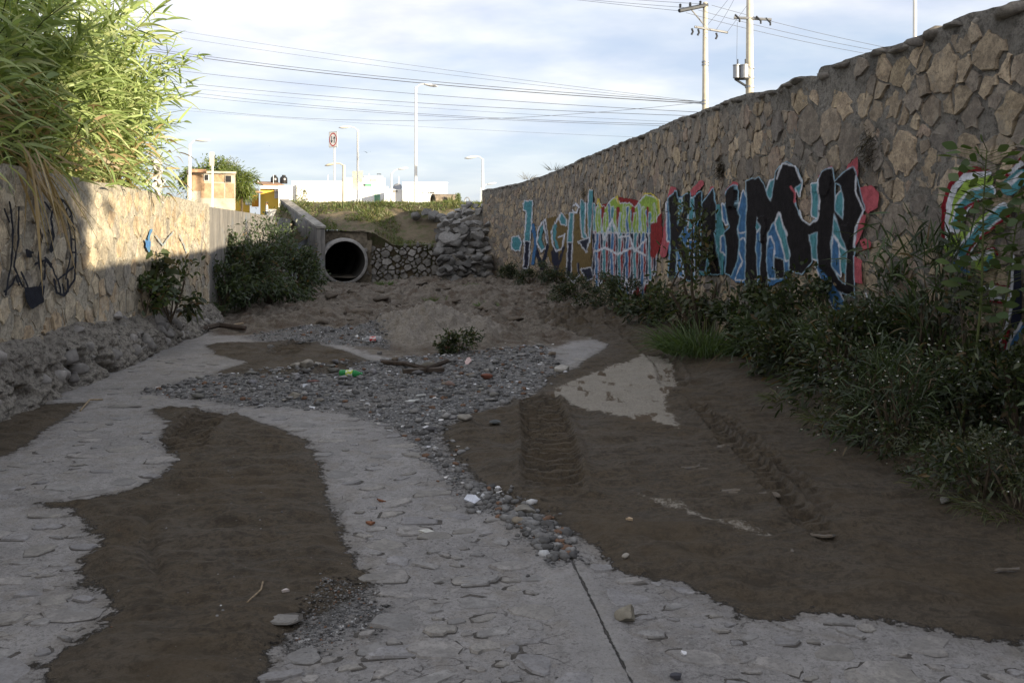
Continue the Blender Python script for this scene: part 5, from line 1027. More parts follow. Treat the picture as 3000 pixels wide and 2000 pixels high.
# plants against the low wall
q, d = LW.from_u(452); p = LW.pt(np.array([q]), 0.3, 0.12, LS)[0]
sapling(p, tuple(np.array(at(465, 745, float(p[1]) - .15))), 33, 'large-leaved weed growing out of the low wall footing', 30, .26, .13, [(0.045, 0.065, 0.025), (0.06, 0.08, 0.03), (0.075, 0.07, 0.03)], .16, 'wall_weed', .15, .6)
shrub('wall_bush', 'dark leafy tangle below the large-leaved wall weed', 'shrub', (p[0] + .12, p[1], p[2] - .2), .42, .85, 700, .13, .06, DARKG, 171, None, 0, 5, 14, .4)
shrub('wall_bush', 'small dark plant sprouting beside the large-leaved weed', 'shrub', (p[0] + .1, p[1] - .8, p[2]), .25, .5, 260, .12, .06, MIDG, 172, None, 0, 4, 8, .4)
for i, (u, v, r_, h, nl, lab) in enumerate([(640, 925, .55, 1.25, 2200, 'leafy bush leaning on the sunlit end of the low wall'), (715, 912, .8, 1.75, 4200, 'dense green bush in front of the streaked concrete wall'), (790, 893, .95, 2.05, 5200, 'tallest dark bush by the wing wall'), (862, 872, .85, 1.65, 4200, 'dark drooping bush next to the concrete cheek'), (905, 850, .5, .8, 1500, 'low fresh green bush at the concrete cheek')]):
    shrub('channel_bush', lab, 'bush', G3(u, v, -.05), r_, h, nl, .13, .05, [(0.04, 0.06, 0.026), (0.055, 0.078, 0.032), (0.032, 0.048, 0.024)] if i < 4 else MIDG, 180 + i, 'bushes beside the culvert', 0, 9, 20, .4)
tuft('grass_clump', 'wispy grass clump at the foot of the low wall', 'grass', G3(600, 935, .15), .3, .7, 160, MIDG, 190, None, .8, .012)
for i, (u, v, r_, h, nb, lab) in enumerate([(1275, 882, .32, .28, 260, 'fresh green grass tuft on the rough dirt'), (1425, 896, .25, .25, 150, 'thin grass tuft beside dark clods'), (1130, 845, .3, .3, 160, 'small grass tuft near the pipe mouth'), (1375, 870, .3, .2, 120, 'sparse grass patch towards the abutment')]):
    tuft('grass_tuft', lab, 'grass', G3(u, v), r_, h, nb, [(0.07, 0.115, 0.03), (0.09, 0.13, 0.04)], 195 + i, 'grass tufts on the dirt', .5, .014)
shrub('mound_weed', 'small dark weed at the foot of the dirt mound', 'plant', G3(1345, 1035), .32, .34, 900, .06, .028, DARKG, 199, None, 0, 5, 16)
shrub('pipe_weed', 'grassy weed in front of the stone headwall', 'plant', G3(1120, 828), .7, .55, 900, .2, .02, MIDG, 200, None, 0, 5, 18)
q0, d0 = RW.from_u(2555)
def wall_moss(u, v, s_, label, seed):
    q, d = RW.from_u(u); z = CAMZ - (v - VH) / F * d; p = RW.pt(np.array([q]), z, .03, RS)[0]; rg = np.random.default_rng(seed); n = 260; P = p + rg.normal(0, 1, (n, 3)) * s_ * np.array([.25, .5, .6]); nx_, ny_ = RW.nrm(q, RS)
    D = rg.normal(0, .6, (n, 3)) + np.array([nx_, ny_, -.6]); o = foliage('wall_tuft', P, D, rg.uniform(.04, .10, n), rg.uniform(.006, .012, n), rg.uniform(.2, .6, n), [(0.035, 0.027, 0.017), (0.06, 0.045, 0.026)], rg, None, tuple(p), 3, 'grass', .3, False); tag(o, label, 'plant')
wall_moss(2555, 430, .16, 'dry brown tuft growing high in the graffiti wall', 1); wall_moss(1715, 560, .22, 'dark dry tuft on the wall above the teal letters', 2); wall_moss(2120, 495, .1, 'small dry tuft above the black letters', 3)
for u, v, lab, sd in ((1610, 500, 'bare twiggy weed on the wall crest over the ochre patch', 4), (1535, 530, 'small bare weed on the wall crest near its far end', 5)):
    q, d = RW.from_u(u); p = RW.pt(np.array([q]), float(rtop(q)) + .1, -.15, RS)[0]; tuft('crest_weed', lab, 'plant', tuple(p), .18, .42, 26, [(0.12, 0.10, 0.06)], sd, None, .2, .012, 1.0)
# ================================================================== loose things on the bed
TAN = (0.24, 0.22, 0.19); GREY = (0.17, 0.165, 0.16); DK = (0.08, 0.078, 0.078); BRN = (0.16, 0.13, 0.10); RED_ = (0.15, 0.06, 0.04); PALEC = (0.33, 0.31, 0.28)
ROCKS = [  # u, v(base), width px, height ratio, colour, label
 (1653, 1095, 64, .5, PALEC, 'smooth pale oval boulder on wet sand beside the gravel'), (1840, 1835, 82, .75, (0.22, .2, .16), 'rough tan rock on the concrete by the crack'),
 (1685, 1382, 62, .5, TAN, 'pointed grey rock beside the tyre track'), (1545, 1515, 82, .4, (.2, .185, .16), 'jagged mossy rock on the edge of the wet sand'), (1520, 1540, 42, .62, (.2, .17, .13), 'small round tan rock below the jagged mossy one'),
 (1365, 1252, 55, .42, TAN, 'flat pale rock where gravel meets wet sand'), (1452, 1252, 42, .45, (.10, .105, .105), 'dark slate rock on the wet sand by the gravel'),
 (862, 1085, 40, .6, TAN, 'upright grey rock of the trio behind the bottle'), (893, 1087, 46, .65, TAN, 'peaked grey rock of the trio behind the bottle'), (925, 1078, 28, .5, PALEC, 'small pale rock of the trio behind the bottle'),
 (862, 1175, 44, .6, (.2, .18, .15), 'speckled round rock at the gravel edge'), (935, 1180, 30, .5, TAN, 'angular cream rock at the gravel edge'), (832, 1180, 24, .4, TAN, 'small flat rock beside the speckled one'),
 (1255, 1090, 62, .5, (.12, .105, .085), 'mud-coated lump lying on a buried plank'), (1318, 1140, 36, .6, (.17, .12, .10), 'reddish brown cobble in the gravel'), (1422, 1118, 48, .42, RED_, 'dark red brick chunk in the gravel'),
 (1440, 1098, 36, .7, GREY, 'grey cobble behind the red brick chunk'), (1380, 1105, 36, .4, BRN, 'flat brown stone in the gravel'), (1312, 1030, 30, .6, RED_, 'red brick piece under the mound weed'), (1357, 1032, 24, .7, GREY, 'small grey stone by the mound weed'),
 (1450, 1070, 34, .5, GREY, 'pale blue-grey stone beyond the gravel'), (1620, 1045, 44, .35, BRN, 'flat stone half sunk in the wet sand'), (2690, 1312, 80, .55, (.045, .044, .04), 'dark round rock half hidden in the verge weeds'),
 (2772, 1488, 36, .7, (.26, .25, .235), 'small pale pointed stone near the verge'), (1545, 1690, 22, .6, DK, 'little dark pebble left of the crack'), (1683, 1642, 40, .5, DK, 'dark pebble pair in the crack mouth'),
 (1835, 1650, 30, .6, TAN, 'pale chip standing on the sand edge'), (1985, 1998, 45, .5, (.06, .06, .07), 'dark rounded stone on the concrete at the crack side'), (790, 1025, 26, .6, GREY, 'small grey stone on the brown silt patch'),
 (925, 955, 24, .6, GREY, 'grey stone on the far gravel'), (620, 955, 26, .9, PALEC, 'pale stone standing at the low wall'), (1300, 1130, 24, .5, BRN, 'little brown stone among gravel'), (1000, 1130, 26, .5, DK, 'dark stone beside the brick shard'), (1110, 1040, 26, .6, GREY, 'bluish stone near the red-labelled bottle'), (1160, 1060, 30, .5, BRN, 'brown stone among the litter behind the gravel')]
for i, (u, v, wpx, hr, c, lab) in enumerate(ROCKS):
    x, y, z = G3(u, v); wm_ = wpx / F * y; y += wm_ * .35; z = float(ground_z(x, y)); o = rock('rock', (x, y, z), (wm_, wm_ * .75, wm_ * hr), 2000 + i, c, sub=3 if wpx > 40 else 2, rz=random.Random(i).uniform(-.4, .4), sink=.14); tag(o, lab, 'rock', 'loose rocks on the channel bed')
# cobbles and shards that only their place tells apart
rg = np.random.default_rng(61); cnt = 0; gpoly = np.array(GRAV); lo, hi = gpoly.min(0), gpoly.max(0)
while cnt < 190:
    x, y = rg.uniform(lo[0], hi[0]), rg.uniform(lo[1], hi[1])
    if sdpoly(np.array([x]), np.array([y]), GRAV)[0] < 0.02: continue
    s_ = .03 + .13 * rg.random() ** 2.2; g = rg.uniform(.10, .28); o = rock('cobble', (x, y, float(ground_z(x, y))), (s_ * 1.3, s_, s_ * rg.uniform(.35, .65)), 3000 + cnt, (g, g * .96, g * rg.uniform(.85, 1)), sub=1, sink=.25); tag(o, 'small grey cobble lying in the dark gravel spread', 'cobble', 'cobbles in the gravel'); cnt += 1
def shard(name, x, y, l, wd, th_, mat_col, rz, tilt, label, cat, group, seed):
    rg_ = np.random.default_rng(seed); n_ = 6; a = np.sort(rg_.uniform(0, 6.28, n_)); P = np.stack([np.cos(a) * l / 2, np.sin(a) * wd / 2], 1) * rg_.uniform(.8, 1.2, (n_, 1)); V = [(p[0], p[1], 0) for p in P] + [(p[0], p[1], th_) for p in P]
    Fc = [tuple(range(n_ - 1, -1, -1)), tuple(range(n_, 2 * n_))] + [(i, (i + 1) % n_, n_ + (i + 1) % n_, n_ + i) for i in range(n_)]
    o = mk(name, np.array(V), Fc, M['rock']); o.location = (x, y, float(ground_z(x, y)) + .003 + abs(math.sin(tilt)) * wd * .4); o.rotation_euler = (tilt, rg_.normal(0, .1), rz); tint_attr(o, mat_col); return tag(o, label, cat, group)
cnt = 0; WC = [(.62, .62, .63), (.5, .5, .52), (.7, .68, .66), (.45, .43, .40)]
while cnt < 150:
    x, y = rg.uniform(lo[0] - .3, hi[0] + .3), rg.uniform(lo[1] - .5, hi[1] + 2.5)
    if sdpoly(np.array([x]), np.array([y]), GRAV)[0] < -.12 and not (sdpoly(np.array([x]), np.array([y]), DIRT)[0] > 0 and rg.random() < .12): continue
    l = rg.uniform(.02, .065); shard('litter_chip', x, y, l, l * rg.uniform(.3, .7), .006, WC[rg.integers(4)], rg.uniform(-.6, .6), rg.normal(0, .3), 'little white chip of plastic or tile in the gravel', 'litter', 'white chips in the gravel', 4000 + cnt); cnt += 1
for i, (u, v, wpx, asp_, c, tilt, lab, cat) in enumerate([
 (1383, 1478, 46, .75, (.62, .64, .7), .75, 'white tile shard propped against a flat stone', 'tile shard'), (1248, 1562, 46, .5, (.5, .49, .45), .2, 'cream tile piece lying on the cobbled concrete', 'tile shard'), (1215, 1180, 66, .28, (.42, .42, .4), .15, 'long pale broken board in the gravel', 'board'), (1235, 1165, 32, .3, (.6, .6, .58), .1, 'narrow white strip above the pale board', 'litter'),
 (894, 1140, 16, 1.2, (.62, .64, .68), 1.1, 'upright white paper triangle in the gravel', 'litter'), (918, 1122, 42, .35, (.16, .085, .075), .2, 'dull red tile shard in the gravel', 'tile shard'), (1120, 1190, 36, .25, (.6, .6, .6), .1, 'white strip at the gravel rim', 'litter'), (1393, 1133, 16, .7, (.72, .72, .74), .4, 'bright white square chip beside the red brick', 'litter'),
 (1372, 1068, 18, 1.5, (.6, .45, .43), 1.0, 'pinkish crumpled wrapper standing in the gravel', 'wrapper'), (1205, 1065, 14, .6, (.66, .66, .68), .5, 'white cap-like scrap by the mud lump', 'litter'), (2002, 1922, 16, 1.0, (.6, .6, .62), .5, 'tiny white scrap on the concrete by the sand edge', 'litter'), (838, 1745, 20, .6, (.5, .45, .43), .3, 'pale shell-like chip on the wet sand', 'litter'), (1845, 1550, 20, .7, (.4, .3, .2), .2, 'dry leaf on the wet sand', 'leaf'), (1085, 1538, 40, .3, (.2, .09, .05), .2, 'orange brick sliver on the cobbled concrete', 'brick shard'), (1120, 1470, 34, .35, (.2, .09, .05), .3, 'orange brick sliver behind a joint line', 'brick shard')]):
    x, y = gp(u, v); shard('shard', x, y, wpx / F * y, wpx / F * y * asp_, .012, c, random.Random(i).uniform(-.3, .3), tilt, lab, cat, None, 5000 + i)
# gravel: thousands of pebbles as one mass
def pebbles(name, polys, n, smin, smax, label, seed):
    rg_ = np.random.default_rng(seed); PX = []; PY = []
    for poly, share in polys:
        P = np.array(poly); a, b = P.min(0), P.max(0); m = int(n * share); x = rg_.uniform(a[0], b[0], m * 5); y = rg_.uniform(a[1], b[1], m * 5); ok = sdpoly(x, y, poly) + .06 * fbm(x * 3, y * 3, 5, 3) > -.12 * rg_.random(m * 5) ** 2; PX.append(x[ok][:m]); PY.append(y[ok][:m])
    x = np.concatenate(PX); y = np.concatenate(PY); m = len(x); z = ground_z(x, y); V0, F0 = ICO1; V0 = V0[:12] if len(V0) == 12 else V0
    s_ = smin + (smax - smin) * rg_.random(m) ** 3; sc = np.stack([s_ * rg_.uniform(.8, 1.5, m), s_ * rg_.uniform(.7, 1.2, m), s_ * rg_.uniform(.4, .8, m)], 1); a = rg_.uniform(0, 6.28, m)
    V = V0[None] * (sc[:, None] / 2) * rg_.uniform(.8, 1.2, (m, len(V0), 1)); c, s2 = np.cos(a)[:, None], np.sin(a)[:, None]; V = np.stack([V[..., 0] * c - V[..., 1] * s2, V[..., 0] * s2 + V[..., 1] * c, V[..., 2]], -1) + np.stack([x, y, z + sc[:, 2] * .2], 1)[:, None]
    Fc = (F0[None] + (np.arange(m) * len(V0))[:, None, None]).reshape(-1, 3); g = rg_.uniform(.07, .21, m)[:, None] * np.array([1, .97, .94]); wht = rg_.random(m) < .022; g[wht] = rg_.uniform(.35, .6, (wht.sum(), 1)); bn = rg_.random(m) < .08; g[bn] = np.array([.15, .09, .06])
    o = mk(name, V.reshape(-1, 3), Fc, M['rock'], attrs=dict(tint=np.repeat(g, len(V0), 0))); return tag(o, label, 'gravel', kind='stuff')
pebbles('gravel', [(GRAV, .72), (GRAV2, .12), (GRAV4, .16)], 6200, .007, .07, 'dark grey gravel and grit spread across the channel bed', 71)
pebbles('gravel', [(GRAV3, .8), (SAND1, .2)], 1500, .004, .014, 'fine black grit beside the front sand tongue', 72)
# dirt clods on the rough ground
rg = np.random.default_rng(63)
for i in range(130):
    u, v = rg.uniform(880, 1600), 838 + 110 * rg.random() ** 1.3; x, y = gp(u, v); s_ = .08 + .4 * rg.random() ** 2; g = rg.uniform(.05, .11); o = rock('dirt_clod', (x, y, float(ground_z(x, y))), (s_ * 1.3, s_, s_ * .5), 6000 + i, (g * 1.1, g * .9, g * .7), sub=2, sink=.4); tag(o, 'rounded clod of dried mud on the churned dirt', 'clod', 'mud clods before the culvert')
# bottles
def bottle(name, u, v, length, ang, shell, label_mats, label, cap):
    x, y, z = G3(u, v); r_ = length * .145; root = empty(name, (x, y, z), label, 'bottle'); Mx = Matrix.Rotation(ang, 3, 'Z') @ Matrix.Rotation(R(90), 3, 'Y'); c = Vector((x, y, z + r_ * .92)) - Mx @ Vector((0, 0, length / 2)); L = length
    MB().lathe([(0.001, .02 * L), (r_ * .7, 0), (r_, .04 * L), (r_ * .96, .12 * L), (r_, .2 * L), (r_ * .93, .45 * L), (r_, .6 * L), (r_ * .9, .72 * L), (r_ * .5, .86 * L), (r_ * .3, .92 * L), (r_ * .3, .97 * L)], c, 20, Mx).build('body', shell, root, (x, y, z), True)
    MB().lathe([(r_ * .36, .955 * L), (r_ * .36, 1.0 * L), (.001, 1.0 * L)], c, 14, Mx).build('cap', cap, root, (x, y, z))
    for a, b, m in label_mats: MB().lathe([(r_ * 1.025, a * L), (r_ * .965, (a + b) / 2 * L), (r_ * 1.025, b * L)], c, 20, Mx).build('label_band', m, root, (x, y, z), True)
    return root
def glassy(name, col, rough=.12, trans=.55):
    k = MT(name); k.col(k.mix(k.ramp(k.noise(30, 4), .4, .6), tuple(a * .8 for a in col), col)); k.rough(rough); k.b.inputs['Transmission Weight'].default_value = trans; k.b.inputs['IOR'].default_value = 1.2; k.b.inputs['Specular IOR Level'].default_value = .5; return k.m
k = MT('red_print'); k.col(k.mix(k.ramp(k.noise(38, 2), .47, .5), (.5, .03, .03), (.65, .62, .6))); k.rough(.4); RP = k.m
bottle('plastic_bottle', 1090, 1008, .30, math.pi + .12, glassy('clear_plastic', (.62, .62, .64)), [(.3, .62, RP)], 'clear plastic bottle with a red and white label', M['white'])
k = MT('yellow_print'); k.col(k.mix(k.ramp(k.noise(30, 2), .5, .56), (.42, .5, .05), (.62, .66, .6))); k.rough(.4); YP = k.m
bottle('plastic_bottle', 1028, 1106, .27, -.12, glassy('green_plastic', (.06, .38, .12), .15, .35), [(.3, .6, YP)], 'crushed green plastic bottle with a yellow label', M['green'])
# plank, sticks, twig
def stick(name, pts, r_, mat, label, cat='stick'): tag(MB().tube([Vector(G3(u, v, r_ + h)) for u, v, h in pts], r_, 6).build(name, mat), label, cat)
DRYW = plain('dry_wood', (.26, .2, .13), .9, .3, 14, stretch=(1, 6, 6)); DKW = plain('wet_wood', (.06, .045, .035), .85, .3, 12)
stick('twig', [(725, 1788, .0), (745, 1768, .004), (765, 1745, .006), (770, 1722, .0)], .004, DRYW, 'thin dry stem lying on the front sand tongue')
stick('branch', [(1120, 1068, .0), (1190, 1080, .02), (1250, 1098, .03), (1310, 1078, .05)], .03, DKW, 'dark wet branch under the mud lump')
stick('branch', [(665, 965, .02), (690, 955, .06), (712, 950, .05)], .02, DRYW, 'pale dead branch at the foot of the bushes')
stick('branch', [(575, 980, .03), (640, 968, .05), (720, 968, .02)], .05, DKW, 'dark driftwood log beside the low wall')
stick('twig', [(235, 1205, .0), (262, 1180, .02), (300, 1172, .0)], .008, DRYW, 'dry twig at the foot of the low wall')
pl = MB(); a_, b_ = Vector(G3(1180, 1100, .0)), Vector(G3(1300, 1095, .0)); pl.box((a_ + b_) / 2 + Vector((0, .02, .04)), ((b_ - a_).length, .09, .045), math.atan2(b_.y - a_.y, b_.x - a_.x)); tag(pl.build('plank', DKW), 'muddy wooden plank half buried in the gravel', 'plank')
# plastic bag caught on the wall top
q, d = LW.from_u(428); p = LW.pt(np.array([q]), 2.32, .10, LS)[0]; nn = 16; rg = np.random.default_rng(3); uu, vv = np.meshgrid(np.linspace(-1, 1, nn), np.linspace(0, 1, 22))
tx, ty = LW.nrm(q, LS); VB = []; FB = []
for r_i, (o_, l_, w0, ph) in enumerate(((-.10, .30, .035, 0), (-.05, .52, .03, 1), (.0, .40, .045, 2), (.05, .62, .028, 3.3), (.10, .33, .04, 4.4), (.0, .16, .12, 5.0))):
    for i in range(15):
        t = i / 14; wd_ = w0 * (1 + .5 * math.sin(t * 7 + ph)) * (1 - .75 * t ** 3) + .004
        for j, s_ in enumerate((-1, -.3, .35, 1)):
            a_ = o_ + .05 * math.sin(t * 4 + ph) + .10 * t + s_ * wd_; n_ = .05 + .035 * math.sin(s_ * 2.5 + t * 8 + ph) + .03 * math.sin(t * 13 + ph * 2); VB.append((p[0] + tx * n_ - ty * a_, p[1] + ty * n_ + tx * a_, p[2] + .16 - l_ * t + .02 * math.sin(s_ * 4 + ph + t * 5)))
    b_ = r_i * 60; FB += [(b_ + i * 4 + j, b_ + i * 4 + j + 1, b_ + i * 4 + j + 5, b_ + i * 4 + j + 4) for i in range(14) for j in range(3)]
tag(mk('plastic_bag', np.array(VB), FB, M['bag'], None, tuple(p), None, True), 'torn white plastic bag snagged in the reeds on the low wall', 'bag')

# ================================================================== street furniture and houses beyond
def street_lamp(u, v0, d, head_u, head_v, label, r_=.075, base=2.0, mat=None):
    mat = mat or M['galv']; top = at(u, v0, d); b = Vector((top.x, top.y, base)); root = empty('street_lamp', b, label, 'street lamp', 'street lamps along the road'); h = at(head_u, head_v, d)
    MB().tube([b, b.lerp(top, .5), top], [r_ * 1.3, r_ * 1.1, r_ * .85], 10).build('pole', mat, root, b)
    mid = top.lerp(h, .55) + Vector((0, 0, abs(h.x - top.x) * .12)); dr = (h - mid).normalized()
    MB().tube([top - Vector((0, 0, .05)), top.lerp(mid, .5) + Vector((0, 0, .05)), mid, h], r_ * .45, 8).build('arm', mat, root, b)
    MB().lathe([(.02, -.5), (.10, -.42), (.16, -.15), (.15, .1), (.05, .3), (.01, .32)], h + dr * .1, 10, Matrix(((dr.x, 0, -dr.z), (0, 1, 0), (dr.z, 0, dr.x))) @ Matrix.Rotation(R(90), 3, 'Y') @ Matrix.Diagonal((.55, 1, 1))).build('lamp_head', mat, root, b, True)
    MB().box(b + Vector((0, 0, .03)), (.34, .34, .06)).build('base_plate', M['steel'], root, b)
    return root
street_lamp(1218, 255, 46, 1262, 250, 'tallest white street lamp with its arm bent up beside the white house')
street_lamp(1048, 380, 55, 1010, 373, 'white curved-arm street lamp carrying two sign backs')
street_lamp(1147, 507, 64, 1180, 494, 'small slanted-arm street lamp in front of the low house')
street_lamp(1414, 465, 50, 1380, 461, 'curved-arm street lamp at the end of the graffiti wall')
street_lamp(556, 422, 45, 594, 411, 'street lamp beside the reeds before the brick house', base=1.9)
street_lamp(1409, 551, 70, 1440, 538, 'tiny far street lamp behind the wall end')
street_lamp(1007, 484, 58, 968, 482, 'leaning concrete lamp post with a cobra head behind the road sign', .11, 2.0, M['polec'])
tp = at(2680, -90, 24); b = Vector((tp.x, tp.y, 2.5)); rt = empty('lamp_pole', b, 'slim white pole behind the crest of the graffiti wall', 'pole'); MB().tube([b, tp], [.06, .05], 10).build('pole', M['galv'], rt, b); MB().box(b + Vector((0, 0, .03)), (.3, .3, .06)).build('base_plate', M['steel'], rt, b); MB().tube([tp, tp + Vector((.3, -.2, .25)), tp + Vector((.9, -.5, .3))], .03, 8).build('arm', M['galv'], rt, b)
# two-way traffic sign
c = at(976, 409, 40); b = Vector((c.x + .05, c.y + .06, 2.45)); sg = empty('road_sign', b, 'square white road sign with two black arrows in a red ring', 'road sign'); Rz = Matrix.Rotation(R(-24), 3, 'Z')
def flat(name, poly, yo, th_, mat, parent, hole=None):
    n_ = len(poly); V = [c + Rz @ Vector((x, yo, z)) for x, z in poly] + [c + Rz @ Vector((x, yo + th_, z)) for x, z in poly]
    return mk(name, np.array(V), [tuple(range(n_)), tuple(range(2 * n_ - 1, n_ - 1, -1))] + [((i + 1) % n_, i, n_ + i, n_ + (i + 1) % n_) for i in range(n_)], mat, parent, b)
W2, H2 = .25, .385
flat('panel', [(-W2, -H2), (W2, -H2), (W2, H2), (-W2, H2)], 0, .02, M['signwhite'], sg)
for nm, k1, k2, m in (('red_ring', .86, .72, M['red']), ('border', None, None, M['black'])):
    if k1:
        n_ = 36; V = []; 
        for kk in (k1, k2): V += [c + Rz @ Vector((math.cos(a) * W2 * kk, -.006, math.sin(a) * H2 * kk)) for a in np.linspace(0, 2 * math.pi, n_, endpoint=False)]
        mk(nm, np.array(V), [(i, (i + 1) % n_, n_ + (i + 1) % n_, n_ + i) for i in range(n_)], m, sg, b)
    else:
        V = [c + Rz @ Vector((x * s_, -.005, z * s_)) for s_ in (.965, .93) for x, z in ((-W2, -H2), (W2, -H2), (W2, H2), (-W2, H2))]; mk(nm, np.array(V), [(i, (i + 1) % 4, 4 + (i + 1) % 4, 4 + i) for i in range(4)], m, sg, b)
ar = [(-.014, -.17), (.014, -.17), (.014, .06), (.062, .03), (0, .17), (-.062, .03), (-.014, .06)]
flat('up_arrow', [(x + .075, z) for x, z in ar], -.008, .002, M['black'], sg); flat('down_arrow', [(-x - .075, -z) for x, z in ar], -.008, .002, M['black'], sg)
MB().tube([b + Vector((0, 0, -.5)), Vector((b.x, b.y, c.z + .3))], .045, 10).build('post', M['galv'], sg, b)
def sign_back(u, v0, v1, d, wpx, label, base, extra=False):
    p0, p1 = at(u, v0, d), at(u, v1, d); b_ = Vector((p0.x, p0.y, base)); r0 = empty('sign', b_, label, 'sign'); MB().box(((p0.x, p0.y - .05, (p0.z + p1.z) / 2)), (wpx / F * d, .03, p0.z - p1.z), R(18)).build('panel', M['signback'], r0, b_); MB().tube([b_, Vector((p0.x, p0.y + .02, p0.z - .05))], .05, 8).build('post', M['galv'], r0, b_)
sign_back(622, 446, 486, 42, 13, 'narrow grey sign seen edge-on on a white post by the brick house', 1.9)
sign_back(1040, 502, 556, 53, 14, 'tall beige sign back on the curved-arm lamp', 2.0); sign_back(1057, 501, 534, 53, 13, 'shorter beige sign back beside the tall one', 2.0)
# utility poles, transformers, cables
def upole(u, d, ztop, base, label, r_=.14):
    x = (u - UC) / F * d; b_ = Vector((x, d, base)); r0 = empty('utility_pole', b_, label, 'utility pole'); MB().tube([b_ - Vector((0, 0, .3)), Vector((x, d, ztop))], [r_ * 1.35, r_ * .8], 14).build('pole', M['polec'], r0, b_, True); return r0, b_, Vector((x, d, ztop))
P1, b1, t1 = upole(2066, 40, 12.45, 2.4, 'concrete utility pole with a slanting dark crossarm')
def ins(parent, b_, p, s_=1.0):
    MB().lathe([(.03, 0), (.07, .02), (.03, .05), (.07, .08), (.03, .11), (.07, .14), (.02, .18)], p, 8, Matrix.Diagonal((s_, s_, s_))).build('insulator', M['darksteel'], parent, b_)
def arm(parent, b_, p0, p1, sz, mat): 
    p0, p1 = Vector(p0), Vector(p1); MB().tube([p0, p1], sz, 6).build('crossarm', mat, parent, b_)
arm(P1, b1, at(1990, 32, 39.2), at(2072, 15, 40), .1, M['darksteel'])
for u in (1993, 2022, 2052): ins(P1, b1, at(u, 24 - (u - 1990) * .15, 39.6), 1.1)
arm(P1, b1, at(2025, 28, 39.6), at(2064, 75, 40), .035, M['steel']); arm(P1, b1, at(2035, 79, 39.8), at(2132, 96, 40.1), .06, M['steel'])
for u, v in ((2027, 84), (2045, 86), (2098, 97)):
    p = at(u, v, 39.8); MB().tube([p, p + Vector((.05, 0, -.16)), p + Vector((-.02, 0, -.3))], .05, 6).build('cutout', M['darksteel'], P1, b1)
for v in (182, 190, 296, 305): MB().lathe([(.17, -.04), (.17, .04)], at(2066, v, 40), 12).build('band', M['steel'], P1, b1)
P2, b2, t2 = upole(2196, 35, 13.2, 2.4, 'thicker concrete utility pole carrying grey transformers', .15)
arm(P2, b2, at(2150, 52, 35), at(2260, 58, 34.8), .06, M['steel'])
for u, v in ((2160, 50), (2222, 55), (2250, 60)):
    p = at(u, v, 34.8); MB().tube([p + Vector((-.1, 0, .1)), p, p + Vector((.1, 0, -.1)), p + Vector((.1, 0, -.22))], .04, 6).build('cutout', M['darksteel'], P2, b2)
for v in (200, 228, 255): MB().lathe([(.2, -.04), (.2, .04)], at(2196, v, 35), 12).build('band', M['steel'], P2, b2)
arm(P2, b2, at(2155, 233, 34.9), at(2194, 258, 35), .05, M['darksteel']); arm(P2, b2, at(2152, 232, 34.9), at(2194, 232, 34.9), .05, M['darksteel'])
for u, dd, lab in ((2158, 34.8, 'grey pole transformer on the outer bracket'), (2180, 34.7, 'grey pole transformer hung close to its pole')):
    c0 = at(u, 229, dd); r0 = empty('transformer', c0, lab, 'transformer', 'pole transformers'); rt_ = .17 if u > 2170 else .15
    MB().lathe([(.001, 0), (rt_, 0), (rt_, .5), (rt_ * 1.08, .52), (rt_ * 1.08, .56), (.001, .57)], c0, 16).build('tank', M['steel'], r0, c0); MB().tube([c0 + Vector((.05, 0, .55)), c0 + Vector((.05, 0, .8))], .025, 6).build('bushing', M['darksteel'], r0, c0); MB().box(c0 + Vector((rt_ + .02, 0, .28)), (.05, .1, .3)).build('radiator', M['steel'], r0, c0)
def cable(label, a, b_, sag, r_):
    a, b_ = Vector(a), Vector(b_); pts = [a.lerp(b_, t) - Vector((0, 0, sag * 4 * t * (1 - t))) for t in np.linspace(0, 1, 17)]; tag(MB().tube(pts, r_ * .72, 5).build('power_cable', M['wire']), label, 'cable', 'overhead cables')
CLS = ['uppermost thin cable of the bundle crossing behind the reeds', 'second thin cable from the top of the bundle', 'upper one of the two thick black cables', 'thickest lower one of the two black cables', 'cable just under the thick black pair', 'cable crossing below the top of the tallest lamp', 'cable three below the thick black pair', 'cable four below the thick black pair', 'cable crossing its neighbours where it sags to the pole', 'faintest lowest cable above the rooftops', 'thin cable between the two crossing the tallest lamp']
for CL, (u0, v0, u1, v1, sag, r_) in zip(CLS, [(430, 75, 2066, 300, .2, .012), (430, 95, 2066, 303, .25, .012), (440, 142, 2066, 299, .35, .022), (440, 148, 2066, 304, .4, .03), (440, 197, 2066, 330, .3, .018), (440, 232, 2066, 341, .35, .018), (440, 255, 2066, 366, .5, .016), (440, 268, 2066, 372, .4, .014), (440, 300, 2066, 299, 1.1, .014), (430, 315, 2066, 410, .2, .008), (430, 246, 2066, 362, .25, .010)]):
    cable(CL, at(u0, v0, 58), at(u1, v1, 40), sag, r_)
CT = 'overhead cable running to the dark slanting crossarm'
for (u0, v0, u1, v1) in [(900, -110, 1993, 33), (1150, -70, 2022, 24), (1300, -60, 2052, 12)]: cable(CT, at(u0, v0, 62), at(u1, v1, 39.6), .2, .014)
CP = 'overhead cable running from the crossarm past the thicker pole'
for (u0, v0, u1, v1) in [(2085, 16, 3000, 210), (2045, 30, 2900, 200), (2010, 38, 2850, 205)]: cable(CP, at(u0, v0, 39.6), at(u1, v1, 36), .25, .013)
CU = 'service cable rising steeply between the two utility poles'
for (u0, v0, u1, v1) in [(2098, 88, 2150, 0), (2130, 95, 2270, -100), (2072, 75, 2200, -90), (2158, 198, 2160, 66)]: cable(CU, at(u0, v0, 39.8), at(u1, v1, 35.2), .05, .010)

